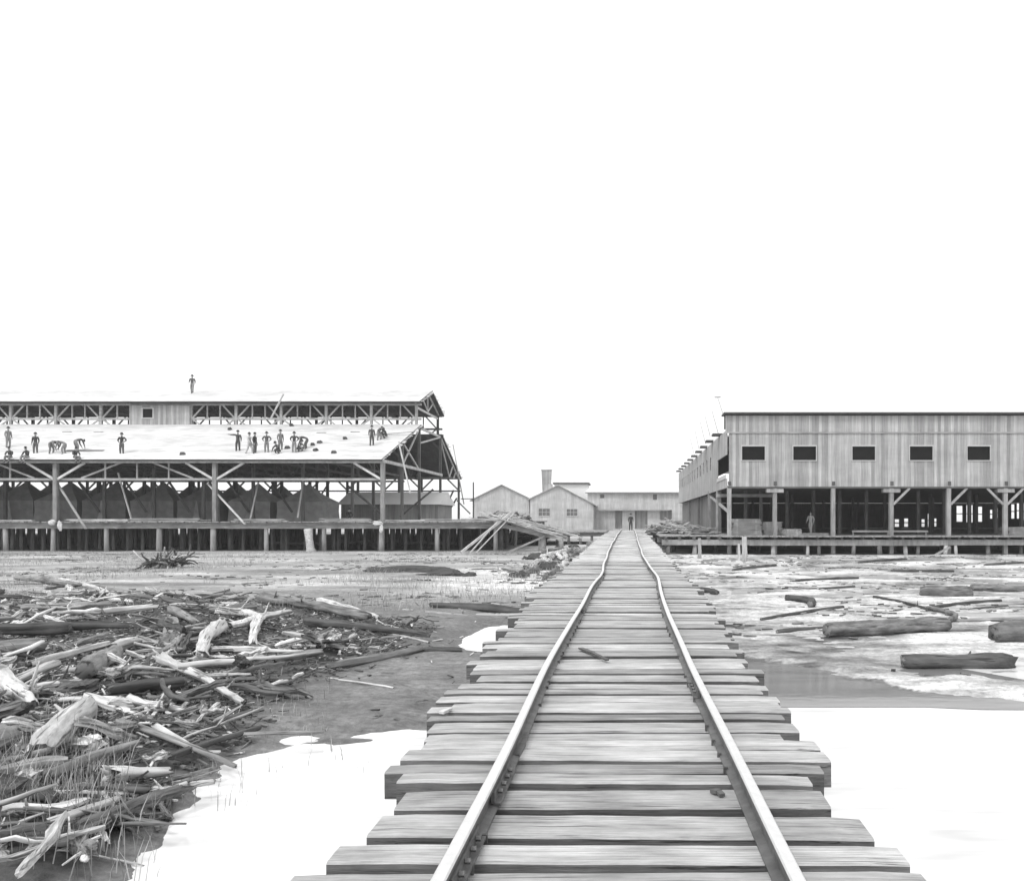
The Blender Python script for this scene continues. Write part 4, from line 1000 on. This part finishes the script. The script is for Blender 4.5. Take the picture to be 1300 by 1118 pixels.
def scatter(fn, kinds, count, smin, smax, lift, el, label, cat, group, flat=False, dmax=26):
    ps = [fn(k) for k in range(kinds)]; used = set(); made = 0; tries = 0
    while made < count and tries < 9000:
        tries += 1
        d = 5.4+(dmax-5.4)*rr.random()**1.15; x = rr.uniform(-.86, -.2)*d
        if rr.random() > float(debris_mask(np.array([x]), np.array([d]))[0])*(1.2-d/40): continue
        px_, py_ = 797+x*1000/d, 660+2400/d
        if any(near_seg(px_, py_, a_, b_, 13+th__) for a_, b_, th__ in KEEP): continue
        k = made % kinds; o = ps[k] if k not in used else ps[k].copy()
        if k in used: COL.objects.link(o)
        used.add(k); s_ = rr.uniform(smin, smax)*(1 if rr.random() > .15 else 1.5)*min(1, .55+d/24); th_ = rr.uniform(.8, 1.5)
        o.location = (x, d, gz(x, d)+rr.uniform(*lift)*s_); o.scale = (s_*rr.uniform(.9, 1.5), s_*th_, s_*th_)
        o.rotation_euler = (rr.uniform(-.5, .5) if flat else rr.uniform(0, 6.28), rr.gauss(0, el), rr.gauss(0, 1.0)+(3.14 if rr.random() > .5 else 0))
        tag(o, label, cat, group); made += 1
scatter(proto_stick, 9, 260, .3, .95, (.05, .22), .18, 'small weathered driftwood stick in the tangle left of the track', 'stick', 'small driftwood sticks in the tangle left of the track')
scatter(proto_chunk, 9, 215, .26, .72, (.08, .3), .28, 'stubby weathered driftwood chunk in the tangle left of the track', 'driftwood', 'stubby driftwood chunks in the tangle left of the track')
scatter(proto_slab, 6, 110, .4, 1.1, (.03, .22), .14, 'split driftwood slab lying in the tangle left of the track', 'slab', 'split driftwood slabs in the tangle left of the track', True)
# twigs, chips and bark: nobody could count them
mb = MB(); rr = random.Random(5)
XX = np.array([rr.uniform(-.9, -.12) for _ in range(30000)]); DD = np.array([6.2+20*rr.random()**1.2 for _ in range(30000)]); XX = XX*DD
HH, SDD, _, _, MM = ground(XX, DD); CL = fbm(XX*.9, DD*.9, 3, 61)
for x, d, h, m_, cl in zip(XX, DD, HH, MM, CL):
    if rr.random() > m_*(.75+.8*cl)+.012 or (h < -.05): continue
    L = rr.uniform(.02, .1)*(1 if rr.random() > .1 else 2.4); a = rr.uniform(0, 6.28); e = rr.gauss(0, .25)
    v = Vector((math.cos(a)*math.cos(e), math.sin(a)*math.cos(e), math.sin(e)))*L; c = Vector((x, d, h+rr.uniform(.0, .04)))
    mb.beam(c-v, c+v, rr.uniform(.008, .04), rr.uniform(.005, .02), rr.choice((0, 0, 1, 2, 2, 2)))
o = mb.build('wood_litter', ['bark', 'pale_log', 'dark_log']); tag(o, 'litter of twigs, bark and chips spread through the driftwood', 'wood litter', kind='stuff')
# scattered bits over the far field and the right-hand mud
mb = MB(); rr = random.Random(15)
XX = np.array([rr.uniform(-.95, .62) for _ in range(15000)]); DD = np.array([12+44*rr.random()**.8 for _ in range(15000)]); XX = XX*DD
HH, SDD, _, _, MM = ground(XX, DD); CL = fbm(XX*.3, DD*.5, 4, 66)
for x, d, h, m_, cl, sd_ in zip(XX, DD, HH, MM, CL, SDD):
    if abs(x+.2) < 2.6 or m_ > .4 or sd_ < .2 or rr.random() > .04+max(0, cl)*1.5: continue
    L = rr.uniform(.03, .16)*(1 if rr.random() > .08 else 4); a = rr.gauss(0, .6)
    v = Vector((math.cos(a), math.sin(a), rr.gauss(0, .05)))*L; c = Vector((x, d, max(h, -.07)+rr.uniform(.0, .025)))
    mb.beam(c-v, c+v, rr.uniform(.015, .09), rr.uniform(.01, .05), rr.choice((0, 0, 0, 1, 2)))
o = mb.build('beach_litter', ['bark', 'pale_log', 'dark_log']); tag(o, 'scattered bark, chips and clods strewn over the mud flats', 'litter', kind='stuff')
# grass blades: rear field and reeds at the lower left shore
mb = MB(); rr = random.Random(8); tn = []
def blade(x, d, z, h, lean, wd, tone_):
    a = rr.uniform(0, 6.28); dx, dy = math.cos(a)*lean*h, math.sin(a)*lean*h
    ox, oy = -math.sin(a+.6)*wd, math.cos(a+.6)*wd
    mb.add([(x-ox, d-oy, z), (x+ox, d+oy, z), (x+dx*.35+ox*.8, d+dy*.35+oy*.8, z+h*.6), (x+dx*.35-ox*.8, d+dy*.35-oy*.8, z+h*.6), (x+dx, d+dy, z+h)], [(0, 1, 2, 3), (3, 2, 4)])
    tn.extend([tone_]*5)
cand = []
for _ in range(26000):
    d = rr.uniform(20, 57); x = rr.uniform(-.95, -.06)*d; cand.append((x, d))
ca = np.array(cand); nn = fbm(ca[:, 0]*.28, ca[:, 1]*.2, 4, 77); hg, sdg, _, _, dmg = ground(ca[:, 0], ca[:, 1])
for (x, d), q, h in zip(cand, nn, hg):
    if q < .02 or h < -.04: continue
    blade(x, d, h-.01, rr.uniform(.06, .26), rr.uniform(.1, .6), .007, rr.uniform(.16, .5))
def reed_patch(px0, px1, py0, py1, n, hmin, hmax):
    for _ in range(n):
        px = rr.uniform(px0, px1); py = rr.uniform(py0, py1); g_ = G(px, py); blade(g_.x, g_.y, gz2(g_.x, g_.y)-.02, rr.uniform(hmin, hmax), rr.uniform(.05, .55), .004, rr.uniform(.14, .55))
GX = np.linspace(-9, 0, 120); GY = np.linspace(4, 14, 120); gx, gy = np.meshgrid(GX, GY); GH = ground(gx.ravel(), gy.ravel())[0].reshape(120, 120)
def gz2(x, y): i = int(min(119, max(0, (x+9)/9*119))); j = int(min(119, max(0, (y-4)/10*119))); return max(-.07, float(GH[j, i]))
reed_patch(-80, 170, 960, 1060, 1000, .1, .42); reed_patch(130, 330, 970, 1020, 40, .08, .3); reed_patch(-80, 200, 1040, 1118, 160, .1, .4); reed_patch(-60, 130, 900, 960, 120, .1, .3)
reed_patch(330, 480, 935, 975, 30, .06, .22); reed_patch(0, 420, 850, 930, 500, .05, .18)
o = mb.build('grass', 'grass'); at = o.data.attributes.new('tone', 'FLOAT', 'POINT'); at.data.foreach_set('value', tn)
tag(o, 'dry grass and reeds on the flats left of the track', 'grass', kind='stuff')
# ------------------------------------------------------------------ mound, root tangle, clods
o = blob('earth_mound', (0, 0, 0), 2.1, 1.6, .34, 'earth', 'flat dark earth mound on pale mud before the dock', 'mound', .25, 4, 3); c = G(515, 727); o.location = (c.x, c.y+.6, -.02)
o = blob('earth_mound', (0, 0, 0), 1.1, .6, .16, 'earth', 'small low dark patch of peat joined right of the flat earth mound', 'mound', .4, 4, 5); c = G(560, 731); o.location = (c.x, c.y, .0)
UR = G(210, 722)
def tangle(c, w_, h_, n, label, name, cat, seed, mats=('dark_log', 'log', 'pale_log'), rad=.05):
    rr = random.Random(seed); mb = MB()
    for i in range(n):
        a = rr.uniform(0, 6.28); s = Vector((rr.uniform(-.3, .3)*w_, rr.uniform(-.2, .2)*w_, rr.uniform(.05, .4)*h_)); pts = [Vector(c)+s]; d = Vector((math.cos(a), math.sin(a)*.7, rr.uniform(-.2, .9))).normalized()
        st = rr.uniform(.12, .26)*w_/2; r = rad*rr.uniform(.5, 1.5); rs = [r]
        for q in range(4):
            d = (d+Vector((rr.uniform(-.5, .5), rr.uniform(-.5, .5), rr.uniform(-.5, .35)))).normalized(); np_ = pts[-1]+d*st; np_.z = max(np_.z, c[2]+.02); pts.append(np_); r *= .72; rs.append(r)
        mb.tube(pts, rs, 6, rr.choice((0, 0, 0, 1, 2)) if len(mats) == 3 else 0)
    return tag(mb.build(name, list(mats), None, True, c), label, cat)
tangle((UR.x, UR.y, .02), 2.3, 1.0, 95, 'dark uprooted stump with tangled roots out on the flats before the dock', 'uprooted_stump', 'stump', 4, rad=.085)
tangle((G(20, 905).x, G(20, 905).y, .1), .9, .45, 24, 'tangle of pale splintered roots at the left edge foreground', 'root_tangle', 'roots', 6, ('pale_log', 'log', 'pale_log'), .03)
rr = random.Random(41)
chunks = [((655, 731), (675, 716)), ((672, 724), (700, 706)), ((690, 734), (706, 712)), ((700, 716), (728, 698)), ((708, 724), (716, 700)), ((718, 712), (742, 694)), ((690, 702), (716, 696)), ((724, 702), (752, 690)), ((640, 722), (664, 724))]
lbs = ['lowest and leftmost pale root chunk in the heap beside the track', 'pale root chunk second from the left in the heap beside the track', 'pale chunk pointing up in the lower middle of the trackside heap', 'pale log chunk in the upper middle of the trackside heap', 'upright pale splinter in the trackside heap', 'pale log chunk nearest the rails in the trackside heap', 'flat pale log behind the trackside heap', 'farthest pale log of the trackside heap, beside the ties', 'grey chunk lying apart left of the trackside heap']
for k, (a, b) in enumerate(chunks): glog(a, b, rr.uniform(6, 9), 'drift_chunk', lbs[k], 'driftwood', mat='pale_log' if k in (1, 3, 4, 5) else 'log', endm='log', seed=200+k, jit=.55, branches=3, bend=rr.uniform(-.12, .12), dia2=rr.uniform(3, 7), root=k % 2)
for k in range(12, 60):
    px = rr.uniform(575, 738) if k < 26 else rr.uniform(655, 735); py = lerp(727, 733, rr.random()) if px < 650 else rr.uniform(716, 742)-(px-650)*.38; c = G(px, py); s = rr.uniform(.12, .24) if k < 26 else rr.uniform(.15, .38)
    blob('peat_clod', (c.x, c.y, .05), s*1.4, s, s*.8, 'earth', 'dark rounded clod of peat in the row between the mound and the track', 'clod', .5, 2, k, 'dark peat clods between mound and track')
# ------------------------------------------------------------------ people
def make_person(pose, shirt, trousers, hat=True, hold=None):
    J = {}
    def stand(lean=0):
        return dict(pel=(0, 0, .95), chest=(0, .0, 1.25), neck=(0, 0, 1.46), head=(0, -.01, 1.58), top=(0, 0, 1.68),
            shL=(.17, 0, 1.40), elL=(.23, .03, 1.13), haL=(.23, -.05, .89), shR=(-.17, 0, 1.40), elR=(-.23, .03, 1.13), haR=(-.23, -.05, .89),
            hpL=(.09, 0, .90), knL=(.11, -.02, .50), anL=(.12, .02, .09), toL=(.13, -.14, .04), hpR=(-.09, 0, .90), knR=(-.11, -.02, .50), anR=(-.12, .03, .09), toR=(-.13, -.13, .04))
    J = stand()
    if pose == 'hips': J.update(elL=(.34, .05, 1.18), haL=(.19, -.05, 1.02), elR=(-.34, .05, 1.18), haR=(-.19, -.05, 1.02))
    if pose == 'point': J.update(elR=(-.43, -.05, 1.38), haR=(-.68, -.1, 1.40))
    if pose == 'walk': J.update(knL=(.1, -.16, .52), anL=(.1, -.22, .10), toL=(.1, -.38, .06), knR=(-.1, .05, .50), anR=(-.1, .26, .14), toR=(-.1, .13, .05), elL=(.22, .12, 1.15), elR=(-.22, -.06, 1.15), haR=(-.22, -.24, .98))
    if pose == 'bend':
        J.update(pel=(0, .18, .88), chest=(0, -.08, 1.02), neck=(0, -.32, 1.06), head=(0, -.44, 1.03), top=(0, -.52, .98), shL=(.17, -.28, 1.03), elL=(.22, -.36, .75), haL=(.14, -.45, .5),
                 shR=(-.17, -.28, 1.03), elR=(-.22, -.36, .75), haR=(-.14, -.5, .48), hpL=(.09, .17, .84), hpR=(-.09, .17, .84), knL=(.14, -.02, .48), knR=(-.14, .02, .48), anL=(.15, .08, .09), anR=(-.15, .1, .09), toL=(.17, -.08, .04), toR=(-.17, -.06, .04))
    if pose == 'crouch':
        J.update(pel=(0, .12, .34), chest=(0, -.02, .60), neck=(0, -.16, .78), head=(0, -.24, .87), top=(0, -.27, .96), shL=(.17, -.12, .73), elL=(.24, -.3, .5), haL=(.12, -.42, .3), shR=(-.17, -.12, .73), elR=(-.24, -.3, .5), haR=(-.12, -.45, .26),
                 hpL=(.09, .12, .32), hpR=(-.09, .12, .32), knL=(.18, -.26, .46), knR=(-.18, -.22, .44), anL=(.16, -.05, .09), anR=(-.16, -.02, .09), toL=(.18, -.21, .04), toR=(-.18, -.18, .04))
    if pose == 'sit':
        J.update(pel=(0, .0, .12), chest=(0, -.06, .40), neck=(0, -.14, .60), head=(0, -.19, .71), top=(0, -.2, .81), shL=(.17, -.12, .54), elL=(.24, -.22, .3), haL=(.16, -.38, .24), shR=(-.17, -.12, .54), elR=(-.24, -.22, .3), haR=(-.14, -.4, .22),
                 hpL=(.09, -.03, .11), hpR=(-.09, -.03, .11), knL=(.14, -.44, .12), knR=(-.14, -.44, .14), anL=(.14, -.52, -.3), anR=(-.14, -.5, -.28), toL=(.15, -.66, -.36), toR=(-.15, -.64, -.34))
    rad = dict(pel=(.15, .11), chest=(.165, .115), neck=(.06, .06), head=(.085, .1), top=(.06, .07), sh=(.085, .08), el=(.06, .058), ha=(.038, .03), hp=(.115, .115), kn=(.08, .082), an=(.058, .06), to=(.045, .035))
    names = list(J); idx = {n_: i for i, n_ in enumerate(names)}
    E = [('pel', 'chest', 0), ('chest', 'neck', 0), ('neck', 'head', 2), ('head', 'top', 2)]
    for s in 'LR': E += [('chest', 'sh'+s, 0), ('sh'+s, 'el'+s, 0), ('el'+s, 'ha'+s, 0), ('pel', 'hp'+s, 1), ('hp'+s, 'kn'+s, 1), ('kn'+s, 'an'+s, 1), ('an'+s, 'to'+s, 3)]
    vs = [Vector(J[n_]) for n_ in names]; R_ = []; RR = []
    for n_ in names: R_.append(rad.get(n_, rad.get(n_[:2])))
    edges = [(idx[a], idx[b]) for a, b, _ in E]; segs = [(vs[idx[a]], vs[idx[b]], m_) for a, b, m_ in E]
    # fingers and thumb on each hand
    for s in 'LR':
        h = vs[idx['ha'+s]]; e = vs[idx['el'+s]]; d = (h-e).normalized(); side = Vector((0, 1, 0)) if abs(d.y) < .8 else Vector((0, 0, 1)); side = (side-d*side.dot(d)).normalized()
        pi_ = len(vs); vs.append(h+d*.06); R_.append((.034, .02)); edges.append((idx['ha'+s], pi_)); segs.append((h, vs[pi_], 2))
        for q, l in zip((-1.5, -.5, .5, 1.5), (.06, .075, .08, .065)):
            k = len(vs); vs.append(h+d*.07+side*q*.02); R_.append((.009, .009)); vs.append(h+d*(.08+l)+side*q*.022); R_.append((.007, .007)); edges += [(pi_, k), (k, k+1)]
        k = len(vs); vs.append(h+d*.04-side*.055); R_.append((.009, .009)); edges.append((idx['ha'+s], k))
    # nose
    hd, tp = vs[idx['head']], vs[idx['top']]
    me = bpy.data.meshes.new('body'); me.from_pydata([tuple(v) for v in vs], edges, []); o = bpy.data.objects.new('tmp', me); COL.objects.link(o)
    md = o.modifiers.new('s', 'SKIN'); sv = me.skin_vertices[0].data
    for i, r in enumerate(R_): sv[i].radius = r
    sv[0].use_root = True; md.branch_smoothing = .4
    ss = o.modifiers.new('u', 'SUBSURF'); ss.levels = 1
    dg = bpy.context.evaluated_depsgraph_get(); dg.update(); m2 = bpy.data.meshes.new_from_object(o.evaluated_get(dg)); bpy.data.objects.remove(o)
    for mm in (shirt, trousers, 'skin', 'felt'): m2.materials.append(MATS[mm])
    for p in m2.polygons:
        best = 1e9; bi = 0; c = p.center
        for a, b, mi in segs:
            ab = b-a; t = max(0, min(1, (c-a).dot(ab)/max(1e-9, ab.length_squared))); dd_ = (c-a-ab*t).length
            if dd_ < best: best = dd_; bi = mi
        p.material_index = bi; p.use_smooth = True
    return m2, J
PM = {}
def person(pose, shirt, trousers, loc, rot, label, hat=True, name='person', scale=1.0):
    key = (pose, shirt, trousers)
    if key not in PM: PM[key] = make_person(pose, shirt, trousers)
    m2, J = PM[key]
    o = bpy.data.objects.new('person', m2); COL.objects.link(o); o.location = loc; o.rotation_euler.z = rot; o.scale = (scale,)*3
    tag(o, label, 'person')
    t = Vector(J['top']); h = Vector(J['head']); up = (t-h).normalized()
    if hat:
        mb = MB(); c = h.lerp(t, .55)+up*.02
        mb.tube([c, c+up*.015], [.15, .145], 14); mb.tube([c+up*.015, c+up*.08, c+up*.12], [.10, .09, .05], 12)
        hh = mb.build('hat', 'felt', None, True); hh.parent = o
    # face: nose and ears as small features below the hat
    fw = Vector((0, -1, 0)) if abs(up.z) > .6 else Vector((0, -.3, -1)).normalized()
    mb = MB(); n0 = h+fw*.095; mb.tube([n0, n0+fw*.03-up*.02], [.016, .012], 6)
    nn_ = mb.build('nose', 'skin', None, True); nn_.parent = o
    return o
def roofp(px, py):
    d = 16.62/(.3545-(660-py)/1000.0); x = (px-797)*d/1000; return Vector((x, d, 7.0+(d-60)*.3545+.03))
S_ = 'cloth_dark'; Mi = 'cloth_mid'; Pa = 'cloth_dun'
for (px, py, pose, sh, tr, rot, lb) in (
    (10.5, 569, 'stand', Mi, Pa, 1.2, 'slim worker in pale trousers standing on the roof at the far left edge'),
    (45, 577, 'stand', S_, Mi, 0.2, 'worker in a hat standing on the roof behind the seated men, left end'),
    (66, 577, 'bend', Mi, Mi, 1.4, 'worker bending to the right on the roof, left man of the stooping pair'),
    (80, 577.5, 'bend', Mi, Pa, -1.5, 'worker bending to the left on the roof, right man of the stooping pair'),
    (98, 574, 'bend', S_, Pa, 2.8, 'worker stooping over the long dark board on the roof'),
    (154.5, 577.5, 'hips', S_, Mi, 0.0, 'lone worker with hands on hips standing on the empty part of roof'),
    (302, 574, 'point', S_, S_, 0.3, 'worker stretching an arm out to the left on the roof'),
    (316.5, 577, 'walk', 'cloth_pale', 'cloth_pale', 1.3, 'worker dressed all in white on the roof'),
    (323.5, 577, 'stand', S_, Mi, 1.5, 'dark slim worker just right of the man in white'),
    (338.5, 576, 'hips', S_, Mi, 0.1, 'worker in dark shirt standing on the roof left of the crouching pair'),
    (353, 577, 'crouch', S_, S_, -.5, 'worker squatting low on the roof in front of a standing man'),
    (356, 573, 'stand', Mi, Mi, .9, 'worker standing right behind the squatting man on the roof'),
    (373.5, 576, 'hips', S_, Pa, 0.0, 'worker in pale trousers and hat in the right of the roof group'),
    (380, 574.5, 'crouch', Mi, S_, 1.2, 'small crouched worker beside the man in pale trousers and hat'),
    (387.5, 571, 'bend', S_, S_, -1.3, 'worker bent double at the right end of the roof group'),
    (472, 567, 'stand', S_, S_, 0.6, 'dark clad worker standing by the staging plank at the right of the roof'),
    (482, 560, 'bend', S_, Pa, 0.9, 'worker with pale legs leaning forward above the staging plank'),
    (489, 557, 'crouch', S_, S_, -1.0, 'worker crouching rightmost near the roof end'),
    ):
    if py < 564: lo = roofp(px, py)
    else: lo = roofp(px, py)
    person(pose, sh, tr, lo, rot, lb)
for px, rot, lb in ((13, .2, 'worker seated on the roof edge farthest left, hunched over'), (35, -.1, 'worker seated with legs over the roof edge under the man in a hat'), (95, 1.0, 'worker seated on the roof edge below the man stooping over the board')):
    person('sit', S_, Mi if px != 35 else Pa, Vector(((px-797)*.0596, 59.62, 7.06)), rot, lb)
person('walk', S_, Pa, Vector(((244-797)*.0735, 73.5, 12.85+(73.5-70.2)*.3646+.14)), .3, 'worker standing alone high on the upper monitor roof')
person('stand', S_, S_, (.3, 80, 1.32), 0, 'dark figure walking on the track far away at its end')
person('walk', 'cloth_pale', 'cloth_pale', (wx(1044), 59.6, DR+.02), -.6, 'pale clad worker standing in the open lower storey of the mill')
person('crouch', S_, Mi, (P(442, 0, 63).x, 63, DZ+.03), .8, 'worker crouching on the dock behind the posts right of the last tent')
# boards and tools lying on the white roof
def roofitem(px, py, L, w_, h_, label, name, cat, rot=0, mat='dark_beam', group=None):
    c = roofp(px, py)+Vector((0, 0, .13)); mb = MB(); mb.box(-L/2, L/2, -w_/2, w_/2, 0, h_*.6); mb.box(-L/2+.02, L/2-.06, -w_/2+.02, w_/2-.03, h_*.602, h_)
    o = mb.build(name, mat); o.location = c; o.rotation_euler = (math.atan(.3545), 0, rot); tag(o, label, cat, group)
roofitem(108, 574, 2.9, .3, .06, 'long dark board lying on the white roof among the workers', 'roof_board', 'board', .02)
for k, (px, py) in enumerate(((292, 547), (370, 542), (438, 559), (406, 564), (401, 574), (424, 577), (232, 579), (397, 567), (365, 571))):
    roofitem(px, py, .34, .3, .2, 'small dark bundle of shingles or tools lying on the white roof', 'roofing_bundle', 'bundle', rr.uniform(-1, 1), 'dark_beam', 'small dark bundles scattered on the white roof')
for k, (px, py) in enumerate(((408, 551), (451, 550), (85, 550), (125, 550))):
    roofitem(px, py, .8, .16, .04, 'short thin board lying on the upper part of the white roof', 'roof_batten', 'batten', rr.uniform(-.1, .1), 'beam', 'short boards on the upper white roof')
print('objects', len(bpy.data.objects))

hz = MB(); hz.box(-4700, 4700, -4700, 4700, -3, 17.5)
m, nt, b = newmat('haze'); nt.nodes.remove(b); pv = N(nt, 'ShaderNodeVolumePrincipled', Density=.0005, Anisotropy=.2); pv.inputs['Color'].default_value = (.95, .95, .95, 1)
nt.links.new(pv.outputs[0], nt.nodes['Material Output'].inputs['Volume'])
ho = hz.build('haze', 'haze'); ho['kind'] = 'stuff'; ho['label'] = 'thin pale haze over the tide flats'; ho['category'] = 'haze'
sc.cycles.volume_bounces = 1
